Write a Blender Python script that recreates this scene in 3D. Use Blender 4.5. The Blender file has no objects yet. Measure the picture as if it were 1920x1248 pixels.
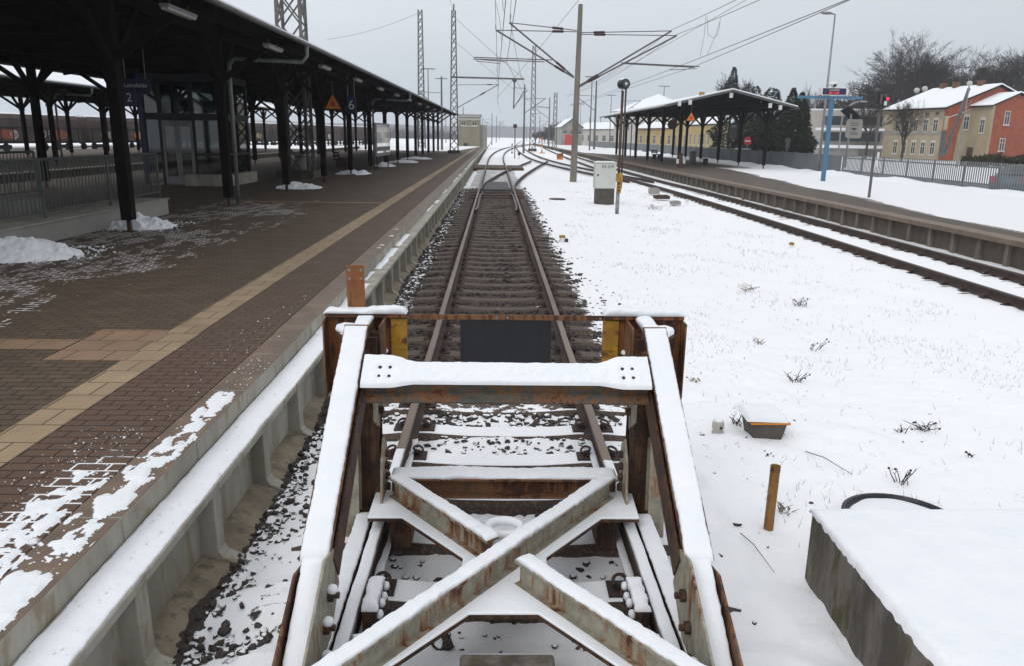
import bpy, math, random
import numpy as np
from mathutils import Vector, Matrix, noise
R = math.radians
rnd = random.Random(7)
scene = bpy.context.scene
COL = scene.collection
WM = {}

# ------------------------------------------------------------------ materials
def nodes_of(name):
    m = bpy.data.materials.new(name); m.use_nodes = True
    nt = m.node_tree
    return m, nt, nt.nodes['Principled BSDF']

def N(nt, typ, **kw):
    n = nt.nodes.new(typ)
    for k, v in kw.items():
        if k.startswith('i_'):
            key = k[2:].replace('_', ' ')
            n.inputs[int(key) if key.isdigit() else key].default_value = v
        else:
            setattr(n, k, v)
    return n

def L(nt, a, b):
    nt.links.new(a, b)

def math_n(nt, op, a, b=None, c=None, clamp=False):
    n = nt.nodes.new('ShaderNodeMath'); n.operation = op; n.use_clamp = clamp
    for i, x in enumerate((a, b, c)):
        if x is None: continue
        if isinstance(x, (int, float)): n.inputs[i].default_value = x
        else: L(nt, x, n.inputs[i])
    return n.outputs[0]

def sstep(nt, x, lo, hi):
    n = nt.nodes.new('ShaderNodeMapRange'); n.interpolation_type = 'SMOOTHSTEP'
    L(nt, x, n.inputs[0])
    if lo < hi:
        n.inputs[1].default_value = lo; n.inputs[2].default_value = hi
    else:
        n.inputs[1].default_value = hi; n.inputs[2].default_value = lo
        n.inputs[3].default_value = 1; n.inputs[4].default_value = 0
    return n.outputs[0]

def mixc(nt, fac, a, b):
    n = nt.nodes.new('ShaderNodeMix'); n.data_type = 'RGBA'
    for i, x in ((0, fac), (6, a), (7, b)):
        if isinstance(x, (int, float)): n.inputs[i].default_value = x
        elif isinstance(x, tuple): n.inputs[i].default_value = (*x, 1) if len(x) == 3 else x
        else: L(nt, x, n.inputs[i])
    return n.outputs[2]

def pos_xyz(nt):
    g = N(nt, 'ShaderNodeNewGeometry'); s = N(nt, 'ShaderNodeSeparateXYZ')
    L(nt, g.outputs['Position'], s.inputs[0])
    return g, s.outputs[0], s.outputs[1], s.outputs[2]

def noise_n(nt, vec, scale, detail=5, rough=.6, stretch=None):
    if stretch:
        mp = N(nt, 'ShaderNodeMapping'); mp.inputs['Scale'].default_value = stretch
        L(nt, vec, mp.inputs[0]); vec = mp.outputs[0]
    n = N(nt, 'ShaderNodeTexNoise', i_Scale=scale, i_Detail=detail, i_Roughness=rough)
    L(nt, vec, n.inputs['Vector'])
    return n.outputs[0]

def bump(nt, bsdf, h, strength=.3, dist=.01):
    b = N(nt, 'ShaderNodeBump', i_Strength=strength, i_Distance=dist)
    L(nt, h, b.inputs['Height']); L(nt, b.outputs[0], bsdf.inputs['Normal'])

SNOW = (.86, .875, .90)

def M(name, base, rough=.7, col2=None, scale=6, lo=.35, hi=.65, stretch=None, bstr=.25, bdist=.005, bscale=40,
      metal=0, top_snow=None, col3=None):
    m, nt, b = nodes_of(name)
    g, x, y, z = pos_xyz(nt)
    P = g.outputs['Position']
    if col2 is None: col2 = tuple(c * .62 for c in base)
    f = sstep(nt, noise_n(nt, P, scale, 6, .62, stretch), lo, hi)
    c = mixc(nt, f, base, col2)
    if col3:
        f3 = sstep(nt, noise_n(nt, P, scale * 2.3, 5, .65, stretch), .52, .66)
        c = mixc(nt, f3, c, col3)
    fine = noise_n(nt, P, bscale, 4, .6)
    c = mixc(nt, math_n(nt, 'MULTIPLY', fine, .35), c, tuple(v * .45 for v in base))
    b.inputs['Roughness'].default_value = rough
    b.inputs['Metallic'].default_value = metal
    if top_snow is not None:
        s = N(nt, 'ShaderNodeSeparateXYZ'); L(nt, g.outputs['Normal'], s.inputs[0])
        v = math_n(nt, 'ADD', s.outputs[2], math_n(nt, 'MULTIPLY', noise_n(nt, P, 14, 5), .9))
        fs = sstep(nt, v, top_snow, top_snow + .12)
        c = mixc(nt, fs, c, SNOW)
    L(nt, c, b.inputs['Base Color'])
    bump(nt, b, fine, bstr, bdist)
    return m

def flat(name, col, rough=.5, metal=0, emit=0):
    m, nt, b = nodes_of(name)
    b.inputs['Roughness'].default_value = rough; b.inputs['Metallic'].default_value = metal
    g, x, y, z = pos_xyz(nt)
    c = mixc(nt, sstep(nt, noise_n(nt, g.outputs['Position'], 3, 5), .3, .7), col, tuple(v * .82 for v in col))
    L(nt, c, b.inputs['Base Color'])
    if emit:
        b.inputs['Emission Color'].default_value = (*col, 1); b.inputs['Emission Strength'].default_value = emit
    return m

def snow_mat():
    m, nt, b = nodes_of('snow')
    g, x, y, z = pos_xyz(nt); P = g.outputs['Position']
    n1 = noise_n(nt, P, 5, 6, .6); n2 = noise_n(nt, P, 90, 4, .7)
    dirt = math_n(nt, 'MULTIPLY', sstep(nt, noise_n(nt, P, 130, 2, .5), .71, .76), .45)
    L(nt, mixc(nt, dirt, mixc(nt, n1, SNOW, (.76, .79, .835)), (.30, .27, .24)), b.inputs['Base Color'])
    b.inputs['Roughness'].default_value = .75
    b.inputs['Specular IOR Level'].default_value = .2
    h = math_n(nt, 'ADD', n1, math_n(nt, 'MULTIPLY', n2, .16))
    bump(nt, b, h, .7, .02)
    return m

def snow_amount(nt, x, y, P):
    """how much snow lies at a place along the main track (0..1, before the broken edge)"""
    near = sstep(nt, y, 7.6, 5.9)
    far = sstep(nt, y, 35.5, 38.5)
    right = sstep(nt, x, .95, 1.75)
    left = math_n(nt, 'MULTIPLY', sstep(nt, x, -1.0, -1.35), .5)
    s = math_n(nt, 'MAXIMUM', near, math_n(nt, 'MULTIPLY', far, .97))
    s = math_n(nt, 'MAXIMUM', s, right)
    s = math_n(nt, 'MAXIMUM', s, left)
    s = math_n(nt, 'MAXIMUM', s, math_n(nt, 'MULTIPLY', sstep(nt, noise_n(nt, P, .7, 4), .46, .7), .27))
    # next to the wall foot the snow never settles
    wall = math_n(nt, 'MULTIPLY', sstep(nt, x, -1.47, -1.56), math_n(nt, 'MULTIPLY', sstep(nt, x, -1.8, -1.7), .75))
    s = math_n(nt, 'SUBTRACT', s, wall)
    strip = math_n(nt, 'MULTIPLY', sstep(nt, x, -.92, -1.1), sstep(nt, y, 9, 5))
    s = math_n(nt, 'SUBTRACT', s, math_n(nt, 'MULTIPLY', strip, .33))
    return s

def broken(nt, s, P, scale=7, k=.95):
    n = noise_n(nt, P, scale, 7, .62)
    v = math_n(nt, 'ADD', s, math_n(nt, 'MULTIPLY', math_n(nt, 'SUBTRACT', n, .5), k * 1.7))
    return sstep(nt, v, .44, .52)

def ground_mat():
    m, nt, b = nodes_of('snowy_ground')
    g, x, y, z = pos_xyz(nt); P = g.outputs['Position']
    s = snow_amount(nt, x, y, P)
    # thin places in the snow field: faint straw and earth
    n0 = noise_n(nt, P, .55, 4); n1 = noise_n(nt, P, 11, 7, .7, (1, .45, 1))
    f = broken(nt, s, P, 9)
    st = noise_n(nt, P, 38, 3)
    dark = mixc(nt, st, (.028, .024, .022), (.085, .07, .062))
    rust = sstep(nt, noise_n(nt, P, 1.6, 4), .5, .7)
    dark = mixc(nt, math_n(nt, 'MULTIPLY', rust, .5), dark, (.075, .042, .026))
    yard = math_n(nt, 'MULTIPLY', sstep(nt, x, -16.9, -17.4), sstep(nt, x, -75, -60))
    yard = math_n(nt, 'MULTIPLY', yard, sstep(nt, y, 170, 120))
    ny = noise_n(nt, P, .5, 6, .65, (1, .12, 1))
    f = math_n(nt, 'MULTIPLY', f, math_n(nt, 'SUBTRACT', 1.0, math_n(nt, 'MULTIPLY', yard, sstep(nt, ny, .36, .44))))
    thin = math_n(nt, 'MULTIPLY', sstep(nt, n1, .58, .72), sstep(nt, n0, .38, .6))
    field = math_n(nt, 'MULTIPLY', sstep(nt, x, 1.8, 2.6), sstep(nt, x, 7.6, 6.8))
    thin = math_n(nt, 'MULTIPLY', math_n(nt, 'MULTIPLY', thin, field), .6)
    snow = mixc(nt, thin, SNOW, (.38, .34, .27))
    L(nt, mixc(nt, f, dark, snow), b.inputs['Base Color'])
    b.inputs['Roughness'].default_value = .8
    b.inputs['Specular IOR Level'].default_value = .2
    h = math_n(nt, 'ADD', math_n(nt, 'MULTIPLY', f, .8), math_n(nt, 'MULTIPLY', noise_n(nt, P, 16, 6, .65), .55))
    bump(nt, b, h, .55, .03)
    return m

def zone_mat(name, c1, c2, nmin, scale=16, rough=.85, bare=0):
    """ballast stones and sleepers: snow on what faces up, where snow lies"""
    m, nt, b = nodes_of(name)
    g, x, y, z = pos_xyz(nt); P = g.outputs['Position']
    base = mixc(nt, noise_n(nt, P, 5, 5), c1, c2)
    base = mixc(nt, sstep(nt, noise_n(nt, P, 45, 4), .45, .7), base, tuple(v * 1.7 for v in c1))
    s = snow_amount(nt, x, y, P)
    f = broken(nt, s, P, scale, 1.0)
    sp = N(nt, 'ShaderNodeSeparateXYZ'); L(nt, g.outputs['Normal'], sp.inputs[0])
    up = sstep(nt, sp.outputs[2], nmin, nmin + .25)
    if bare: up = math_n(nt, 'MULTIPLY', up, sstep(nt, g.outputs['Random Per Island'], bare - .02, bare + .02))
    L(nt, mixc(nt, math_n(nt, 'MULTIPLY', f, up), base, SNOW), b.inputs['Base Color'])
    b.inputs['Roughness'].default_value = rough
    bump(nt, b, noise_n(nt, P, 60, 4), .4, .006)
    return m

def rust_mat(name, paint, amount=.5, streak=True, k=1.0):
    m, nt, b = nodes_of(name)
    g, x, y, z = pos_xyz(nt); P = g.outputs['Position']
    n1 = noise_n(nt, P, 3.2, 5, .6)
    n2 = noise_n(nt, P, 26, 4, .6, (1, 1, .10))
    n3 = noise_n(nt, P, 16, 6, .7)
    c = mixc(nt, sstep(nt, n3, .3, .7), paint, tuple(v * .6 for v in paint))
    deep = mixc(nt, sstep(nt, n3, .38, .62), tuple(v * k for v in (.105, .038, .016)), tuple(v * k for v in (.045, .021, .013)))
    v = math_n(nt, 'ADD', n1, math_n(nt, 'MULTIPLY', math_n(nt, 'SUBTRACT', n2, .5), .8 if streak else .1))
    th = .78 - amount * .5
    c = mixc(nt, sstep(nt, v, th - .09, th + .08), c, deep)
    org = math_n(nt, 'MULTIPLY', sstep(nt, v, th - .14, th - .02), sstep(nt, v, th + .07, th))
    c = mixc(nt, math_n(nt, 'MULTIPLY', org, .6), c, tuple(v * k for v in (.25, .10, .028)))
    L(nt, c, b.inputs['Base Color'])
    b.inputs['Roughness'].default_value = .72
    bump(nt, b, math_n(nt, 'ADD', n3, noise_n(nt, P, 120, 3)), .35, .004)
    return m

def paving_mat(name, c1, c2, joint, snow_fn, bw=.2, bh=.1, red=None):
    m, nt, b = nodes_of(name)
    g, x, y, z = pos_xyz(nt); P = g.outputs['Position']
    br = N(nt, 'ShaderNodeTexBrick', i_Scale=1.0)
    br.inputs['Mortar Size'].default_value = .008
    br.inputs['Mortar Smooth'].default_value = .2
    br.inputs['Bias'].default_value = 0
    br.inputs['Brick Width'].default_value = bw; br.inputs['Row Height'].default_value = bh
    br.inputs['Color1'].default_value = (*c1, 1); br.inputs['Color2'].default_value = (*c2, 1)
    br.inputs['Mortar'].default_value = (*joint, 1)
    L(nt, P, br.inputs['Vector'])
    n1 = noise_n(nt, P, 2.2, 6, .65); n2 = noise_n(nt, P, 50, 3)
    c = mixc(nt, math_n(nt, 'MULTIPLY', sstep(nt, n1, .35, .7), .55), br.outputs['Color'], tuple(v * .6 for v in c1))
    if red:
        c = mixc(nt, math_n(nt, 'MULTIPLY', sstep(nt, x, -3.0, -2.7), .6), c, red)
        c = mixc(nt, math_n(nt, 'MULTIPLY', br.outputs['Fac'], .8), c, joint)
    stain = noise_n(nt, P, .45, 5, .6, (1, .6, 1))
    c = mixc(nt, math_n(nt, 'MULTIPLY', sstep(nt, stain, .45, .62), .30), c, tuple(v * .45 for v in c1))
    grit = sstep(nt, noise_n(nt, P, 75, 2, .5), .70, .76)
    c = mixc(nt, math_n(nt, 'MULTIPLY', grit, .5), c, (.40, .37, .34))
    s = snow_fn(nt, x, y, P)
    n3 = noise_n(nt, P, 8, 6, .6)
    v = math_n(nt, 'ADD', math_n(nt, 'MULTIPLY', s, .50), math_n(nt, 'MULTIPLY', math_n(nt, 'SUBTRACT', n3, .5), .55))
    v = math_n(nt, 'ADD', v, math_n(nt, 'MULTIPLY', math_n(nt, 'MULTIPLY', br.outputs['Fac'], .5), sstep(nt, s, .1, .4)))
    f = sstep(nt, v, .5, .6)
    c = mixc(nt, math_n(nt, 'MULTIPLY', f, .9), c, SNOW)
    L(nt, c, b.inputs['Base Color'])
    wet = math_n(nt, 'ADD', .55, math_n(nt, 'MULTIPLY', n1, .4))
    b.inputs['Specular IOR Level'].default_value = .28
    L(nt, wet, b.inputs['Roughness'])
    h = math_n(nt, 'ADD', math_n(nt, 'MULTIPLY', br.outputs['Fac'], -1.0), math_n(nt, 'MULTIPLY', n2, .35))
    h = math_n(nt, 'ADD', h, math_n(nt, 'MULTIPLY', f, 1.2))
    bump(nt, b, h, .45, .006)
    return m

def glass_mat():
    m, nt, b = nodes_of('window_glass')
    b.inputs['Base Color'].default_value = (.03, .04, .045, 1)
    g, x, y, z = pos_xyz(nt)
    L(nt, math_n(nt, 'ADD', .06, math_n(nt, 'MULTIPLY', noise_n(nt, g.outputs['Position'], 2), .1)), b.inputs['Roughness'])
    return m

def clear_glass_mat():
    m, nt, b = nodes_of('clear_glass')
    tr = N(nt, 'ShaderNodeBsdfTransparent'); tr.inputs[0].default_value = (.45, .50, .49, 1)
    gl = N(nt, 'ShaderNodeBsdfGlossy'); gl.inputs['Roughness'].default_value = .04
    fr = N(nt, 'ShaderNodeFresnel', i_IOR=1.5)
    mx = N(nt, 'ShaderNodeMixShader')
    L(nt, math_n(nt, 'ADD', fr.outputs[0], .06), mx.inputs[0])
    L(nt, tr.outputs[0], mx.inputs[1]); L(nt, gl.outputs[0], mx.inputs[2])
    L(nt, mx.outputs[0], nt.nodes['Material Output'].inputs['Surface'])
    return m

MAT = {}
MAT['snow'] = snow_mat()
MAT['ground'] = ground_mat()
MAT['ballast'] = zone_mat('ballast_stone', (.055, .043, .037), (.024, .020, .019), .45, 20, bare=.5)
MAT['sleeper'] = zone_mat('sleeper_concrete', (.085, .062, .048), (.05, .036, .028), .55, 9)
MAT['rail'] = M('rusty_rail_side', (.062, .034, .025), .75, (.035, .022, .018), scale=5, bscale=70)
MAT['railhead'] = M('worn_rail_head', (.22, .165, .13), .5, (.13, .085, .065), scale=3, stretch=(1, .15, 1), bstr=.1, metal=.25)
MAT['railhead_r'] = M('worn_dark_rail_head', (.10, .075, .066), .5, (.06, .042, .036), scale=3, stretch=(1, .15, 1), bstr=.1, metal=.25)
MAT['steelrust'] = rust_mat('weathered_steel', (.34, .32, .25), .27)
MAT['rust'] = rust_mat('rusted_steel', (.15, .10, .065), .62)
MAT['rustorange'] = rust_mat('orange_rust', (.24, .085, .022), .55)
MAT['beamsteel'] = rust_mat('brown_grey_steel', (.11, .10, .085), .40)
MAT['darksteel'] = rust_mat('dark_rusted_steel', (.038, .030, .027), .6, True, .5)
MAT['yellow'] = M('yellow_paint', (.50, .27, .02), .6, (.30, .15, .02), col3=(.07, .03, .015), scale=6)
MAT['yellowpipe'] = M('worn_yellow_pipe', (.36, .19, .045), .65, (.24, .11, .03), col3=(.13, .05, .02), scale=5, stretch=(1, 1, .3))
MAT['blackplate'] = M('black_plate', (.012, .013, .018), .45, (.02, .02, .026), scale=14, stretch=(1, 1, .08), bstr=.1)
MAT['concrete'] = M('light_concrete', (.43, .41, .355), .8, (.29, .27, .225), scale=3, stretch=(1, 1, .35), col3=(.27, .22, .14))
MAT['concrete_ochre'] = M('ochre_stained_concrete', (.29, .245, .175), .8, (.17, .14, .095), scale=4, col3=(.12, .105, .08))
MAT['coping'] = M('coping_stone', (.20, .14, .10), .6, (.13, .092, .068), scale=3)
MAT['dirtywall'] = M('dirty_platform_wall', (.105, .088, .066), .85, (.06, .05, .04), scale=2.5, stretch=(1, 1, .4), col3=(.075, .07, .04))
MAT['ribpale'] = M('pale_wall_rib', (.20, .175, .14), .85, (.12, .10, .08), scale=3, stretch=(1, 1, .4))
MAT['mossy'] = M('mossy_concrete', (.17, .15, .13), .9, (.062, .053, .042), scale=4.2, lo=.42, hi=.6, stretch=(1, 1, .28), col3=(.068, .060, .016), bstr=.8, bdist=.012)
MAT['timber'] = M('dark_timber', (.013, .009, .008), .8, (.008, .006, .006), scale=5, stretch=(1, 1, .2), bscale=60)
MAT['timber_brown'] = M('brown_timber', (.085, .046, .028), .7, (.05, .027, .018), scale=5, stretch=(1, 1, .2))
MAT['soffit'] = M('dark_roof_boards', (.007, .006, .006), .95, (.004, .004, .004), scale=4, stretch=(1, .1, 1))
MAT['zinc'] = M('zinc_sheet', (.13, .135, .125), .5, (.075, .08, .075), scale=3, metal=.3)
MAT['pipe'] = M('grey_green_pipe', (.20, .225, .205), .5, (.13, .145, .135), scale=3)
MAT['galv'] = M('galvanised_steel', (.30, .31, .32), .5, (.20, .21, .22), scale=3, metal=.4)
MAT['greyrail'] = M('grey_painted_rail', (.085, .098, .088), .5, (.055, .062, .058), scale=4)
MAT['concpole'] = M('pole_concrete', (.215, .19, .155), .85, (.14, .122, .098), scale=1.6, stretch=(1, 1, .25))
MAT['mast'] = M('mast_steel', (.135, .125, .12), .7, (.085, .075, .07), scale=2)
MAT['wire'] = flat('wire', (.045, .045, .05), .5)
MAT['insul'] = flat('brown_insulator', (.055, .028, .03), .3)
MAT['cabinet'] = M('cabinet_paint', (.64, .66, .62), .5, (.55, .57, .53), scale=2)
MAT['cabbase'] = M('cabinet_base', (.105, .09, .078), .8)
MAT['black'] = flat('black', (.012, .012, .013), .5)
MAT['white'] = flat('white_paint', (.72, .72, .70), .5)
MAT['plaster_y'] = M('yellow_plaster', (.40, .335, .225), .85, (.32, .255, .155), scale=.8, stretch=(1, 1, .5), col3=(.36, .31, .22))
MAT['plaster_o'] = M('ochre_plaster', (.50, .37, .17), .85, (.43, .31, .14), scale=.8)
MAT['plaster_w'] = M('pale_plaster', (.52, .48, .43), .85, (.44, .41, .37), scale=.6)
MAT['plaster_g'] = M('grey_plaster', (.34, .33, .30), .85, (.27, .26, .24), scale=.6)
MAT['boxplaster'] = M('khaki_plaster', (.25, .235, .155), .85, (.20, .185, .125), scale=.8)
MAT['redbrick'] = M('red_brick', (.32, .078, .034), .85, (.24, .055, .027), scale=1.5, col3=(.38, .12, .065), bscale=9)
MAT['frame_w'] = flat('window_frame_paint', (.55, .53, .48), .5)
MAT['glass'] = glass_mat()
MAT['cglass'] = clear_glass_mat()
MAT['fence'] = M('grey_fence', (.15, .17, .175), .6, (.12, .135, .14), scale=.8)
MAT['fence2'] = M('grey_pickets', (.20, .215, .22), .6, (.15, .16, .165), scale=.8)
MAT['blue'] = M('blue_paint', (.075, .205, .34), .5, (.06, .165, .28), scale=2)
MAT['signblue'] = flat('sign_blue', (.012, .016, .075), .4)
MAT['display'] = flat('display_purple', (.022, .014, .06), .35)
MAT['ledred'] = flat('red_led', (1, .05, .03), .4, emit=1.2)
MAT['signalred'] = flat('red_signal_lens', (.9, .02, .08), .3, emit=1.4)
MAT['lampwhite'] = flat('lamp_diffuser', (.42, .40, .36), .5)
MAT['orange'] = flat('orange_sign', (.72, .20, .015), .5)
MAT['orangep'] = flat('orange_paint', (.62, .22, .03), .6)
MAT['redsign'] = flat('red_sign', (.5, .03, .03), .5)
MAT['bark'] = M('bark', (.062, .052, .046), .9, (.042, .036, .032), scale=2)
MAT['twig'] = M('bare_twigs', (.052, .042, .035), .9, (.038, .031, .027), scale=.5)
MAT['needle'] = M('dark_needles', (.024, .034, .019), .8, (.012, .018, .011), scale=1.2, bstr=0)
MAT['needle2'] = M('cypress_green', (.030, .040, .017), .8, (.013, .018, .009), scale=1.2, bstr=0)
MAT['hedge'] = M('hedge_brown_green', (.055, .052, .02), .9, (.035, .035, .015), scale=2, bstr=0)
MAT['farwood'] = M('bare_wood', (.075, .068, .068), .9, (.055, .05, .05), scale=.2, bstr=0)
MAT['straw'] = M('dry_straw', (.30, .25, .17), .8, (.16, .12, .08), scale=9, bstr=0)
MAT['weed'] = M('dead_weed', (.060, .045, .035), .8, (.035, .027, .02), scale=9, bstr=0)
MAT['wagon'] = M('brown_wagon', (.075, .05, .045), .8, (.045, .032, .03), scale=.7, col3=(.12, .06, .045))
MAT['wagonlow'] = M('wagon_underframe', (.02, .018, .018), .9)
MAT['car'] = flat('car_blue_grey', (.10, .145, .19), .3, metal=.3)
MAT['asphalt'] = M('wet_asphalt', (.075, .073, .072), .6, (.16, .16, .165), scale=.6, stretch=(1, .2, 1))
MAT['tyre'] = flat('tyre', (.02, .02, .02), .9)
MAT['taillight'] = flat('tail_light', (.55, .02, .05), .3)
MAT['boards'] = M('brown_crossing_boards', (.105, .065, .042), .8, (.07, .045, .03), scale=3, stretch=(1, .2, 1))
MAT['greyboards'] = M('grey_rubber_boards', (.095, .095, .10), .8, (.06, .06, .063), scale=3)

for k_ in ('timber', 'soffit', 'twig', 'needle', 'needle2', 'hedge', 'farwood', 'bark'):   # dull surfaces
    MAT[k_].node_tree.nodes['Principled BSDF'].inputs['Specular IOR Level'].default_value = .08
# ------------------------------------------------------------------ mesh helpers
ZUP = Vector((0, 0, 1))

class MB:
    def __init__(s):
        s.v = []; s.f = []; s.m = []
    def add(s, vs, fs, m=0):
        o = len(s.v)
        s.v.extend(tuple(v) for v in vs)
        for f in fs:
            s.f.append(tuple(i + o for i in f)); s.m.append(m)
        return s
    def box(s, c, d, rot=None, m=0):
        x, y, z = d[0] / 2, d[1] / 2, d[2] / 2
        vs = [Vector(p) for p in ((-x, -y, -z), (x, -y, -z), (x, y, -z), (-x, y, -z), (-x, -y, z), (x, -y, z), (x, y, z), (-x, y, z))]
        if rot is not None: vs = [rot @ v for v in vs]
        c = Vector(c)
        return s.add([v + c for v in vs], [(0, 3, 2, 1), (4, 5, 6, 7), (0, 1, 5, 4), (1, 2, 6, 5), (2, 3, 7, 6), (3, 0, 4, 7)], m)
    def b2(s, x0, x1, y0, y1, z0, z1, m=0):
        return s.box(((x0 + x1) / 2, (y0 + y1) / 2, (z0 + z1) / 2), (abs(x1 - x0), abs(y1 - y0), abs(z1 - z0)), None, m)
    def frame(s, p0, p1, up=ZUP):
        d = (Vector(p1) - Vector(p0)).normalized()
        up = Vector(up)
        side = d.cross(up)
        if side.length < 1e-4: side = d.cross(Vector((1, 0, 0)))
        side.normalize(); u = side.cross(d).normalized()
        return d, side, u
    def prof(s, p0, p1, pts, up=ZUP, m=0):
        """extrude a (side, up) outline from p0 to p1"""
        d, sd, u = s.frame(p0, p1, up)
        n = len(pts)
        vs = [Vector(p) + sd * a + u * b for p in (p0, p1) for a, b in pts]
        fs = [(i, (i + 1) % n, n + (i + 1) % n, n + i) for i in range(n)]
        fs += [tuple(range(n - 1, -1, -1)), tuple(range(n, 2 * n))]
        return s.add(vs, fs, m)
    def bar(s, p0, p1, w, h, up=ZUP, m=0):
        return s.prof(p0, p1, [(-w / 2, -h / 2), (w / 2, -h / 2), (w / 2, h / 2), (-w / 2, h / 2)], up, m)
    def ibeam(s, p0, p1, h, b, tf, tw, up=ZUP, m=0):
        H, B, T = h / 2, b / 2, tw / 2
        return s.prof(p0, p1, [(-B, -H), (B, -H), (B, -H + tf), (T, -H + tf), (T, H - tf), (B, H - tf), (B, H), (-B, H), (-B, H - tf), (-T, H - tf), (-T, -H + tf), (-B, -H + tf)], up, m)
    def tube(s, pts, r, n=8, m=0, caps=True):
        pts = [Vector(p) for p in pts]
        rs = r if isinstance(r, (list, tuple)) else [r] * len(pts)
        vs = []; ref = None
        for i, p in enumerate(pts):
            d = (pts[min(i + 1, len(pts) - 1)] - pts[max(i - 1, 0)]).normalized()
            if ref is None:
                ref = d.cross(ZUP)
                if ref.length < .01: ref = d.cross(Vector((1, 0, 0)))
            ref = (ref - d * ref.dot(d)).normalized()
            b = d.cross(ref)
            for k in range(n):
                a = 2 * math.pi * k / n
                vs.append(p + (ref * math.cos(a) + b * math.sin(a)) * rs[i])
        fs = []
        for i in range(len(pts) - 1):
            for k in range(n):
                k2 = (k + 1) % n
                fs.append((i * n + k, i * n + k2, (i + 1) * n + k2, (i + 1) * n + k))
        if caps:
            fs.append(tuple(range(n - 1, -1, -1))); fs.append(tuple((len(pts) - 1) * n + k for k in range(n)))
        return s.add(vs, fs, m)
    def prism(s, poly, vec, m=0):
        vec = Vector(vec); n = len(poly)
        vs = [Vector(p) for p in poly] + [Vector(p) + vec for p in poly]
        fs = [(i, (i + 1) % n, n + (i + 1) % n, n + i) for i in range(n)] + [tuple(range(n - 1, -1, -1)), tuple(range(n, 2 * n))]
        return s.add(vs, fs, m)
    def rings(s, rings, m=0, caps=True):
        n = len(rings[0]); vs = [v for r in rings for v in r]; fs = []
        for i in range(len(rings) - 1):
            for k in range(n):
                k2 = (k + 1) % n
                fs.append((i * n + k, i * n + k2, (i + 1) * n + k2, (i + 1) * n + k))
        if caps:
            fs.append(tuple(range(n - 1, -1, -1))); fs.append(tuple((len(rings) - 1) * n + k for k in range(n)))
        return s.add(vs, fs, m)
    def sphere(s, c, r, seg=12, rg=8, m=0, sq=(1, 1, 1)):
        c = Vector(c); rr = []
        for i in range(1, rg):
            t = math.pi * i / rg
            rr.append([c + Vector((math.sin(t) * math.cos(2 * math.pi * k / seg) * r * sq[0], math.sin(t) * math.sin(2 * math.pi * k / seg) * r * sq[1], -math.cos(t) * r * sq[2])) for k in range(seg)])
        return s.rings(rr, m)
    def build(s, name, mats, parent=None, smooth=False, bevel=0, loc=None):
        me = bpy.data.meshes.new(name)
        W = Matrix.Identity(4)
        if parent is not None: W = WM[parent.name]
        elif loc is not None: W = Matrix.Translation(Vector(loc))
        inv = W.inverted()
        me.from_pydata([inv @ Vector(v) for v in s.v], [], s.f)
        for mt in (mats if isinstance(mats, (list, tuple)) else [mats]):
            me.materials.append(MAT[mt] if isinstance(mt, str) else mt)
        if any(s.m): me.polygons.foreach_set('material_index', s.m)
        if smooth: me.polygons.foreach_set('use_smooth', [True] * len(me.polygons))
        me.update()
        o = bpy.data.objects.new(name, me); COL.objects.link(o)
        if parent is not None: o.parent = parent
        elif loc is not None: o.location = loc
        WM[o.name] = W
        if bevel:
            b = o.modifiers.new('bevel', 'BEVEL'); b.width = bevel; b.segments = 2; b.limit_method = 'ANGLE'; b.angle_limit = R(40)
        return o

def fix_normals(o):
    import bmesh
    bm = bmesh.new(); bm.from_mesh(o.data)
    bmesh.ops.recalc_face_normals(bm, faces=bm.faces)
    bm.to_mesh(o.data); bm.free()

def thing(name, label, cat, loc=(0, 0, 0), rotz=0, group=None):
    o = bpy.data.objects.new(name, None); COL.objects.link(o)
    o.empty_display_size = .3
    o.location = loc; o.rotation_euler = (0, 0, rotz)
    WM[o.name] = Matrix.Translation(Vector(loc)) @ Matrix.Rotation(rotz, 4, 'Z')
    return tag(o, label, cat, group)

def tag(o, label, cat, group=None):
    o['label'] = label; o['category'] = cat
    if group: o['group'] = group
    return o

def struct(o, kind='structure'):
    o['kind'] = kind; return o

def copy_tree(o, parent=None, loc=None, rotz=None, label=None, group=None):
    c = o.copy(); COL.objects.link(c)
    if parent is not None:
        c.parent = parent
    if loc is not None: c.location = loc
    if rotz is not None: c.rotation_euler = (0, 0, rotz)
    if label: c['label'] = label
    if group: c['group'] = group
    for ch in list(o.children): copy_tree(ch, c)
    return c

def text_mb(body, size, mat='white', ext=.002, align='CENTER'):
    cu = bpy.data.curves.new('writing', 'FONT'); cu.body = body; cu.size = size
    cu.align_x = align; cu.align_y = 'CENTER'; cu.extrude = ext
    ob = bpy.data.objects.new('writing', cu); COL.objects.link(ob)
    dg = bpy.context.evaluated_depsgraph_get(); dg.update()
    me = bpy.data.meshes.new_from_object(ob.evaluated_get(dg))
    vs = [v.co.copy() for v in me.vertices]; fs = [tuple(p.vertices) for p in me.polygons]
    bpy.data.objects.remove(ob); bpy.data.curves.remove(cu); bpy.data.meshes.remove(me)
    return vs, fs

def writing(body, size, centre, right, up, parent, mat='white', name='writing', align='CENTER'):
    vs, fs = text_mb(body, size, align=align)
    right = Vector(right).normalized(); up = Vector(up).normalized(); nrm = right.cross(up)
    c = Vector(centre)
    mb = MB().add([c + right * v.x + up * v.y + nrm * v.z for v in vs], fs)
    return mb.build(name, mat, parent)

def fbm(p, s=1.0, o=4):
    return noise.fractal(Vector(p) * s, 1.0, 2.0, o)

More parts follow.
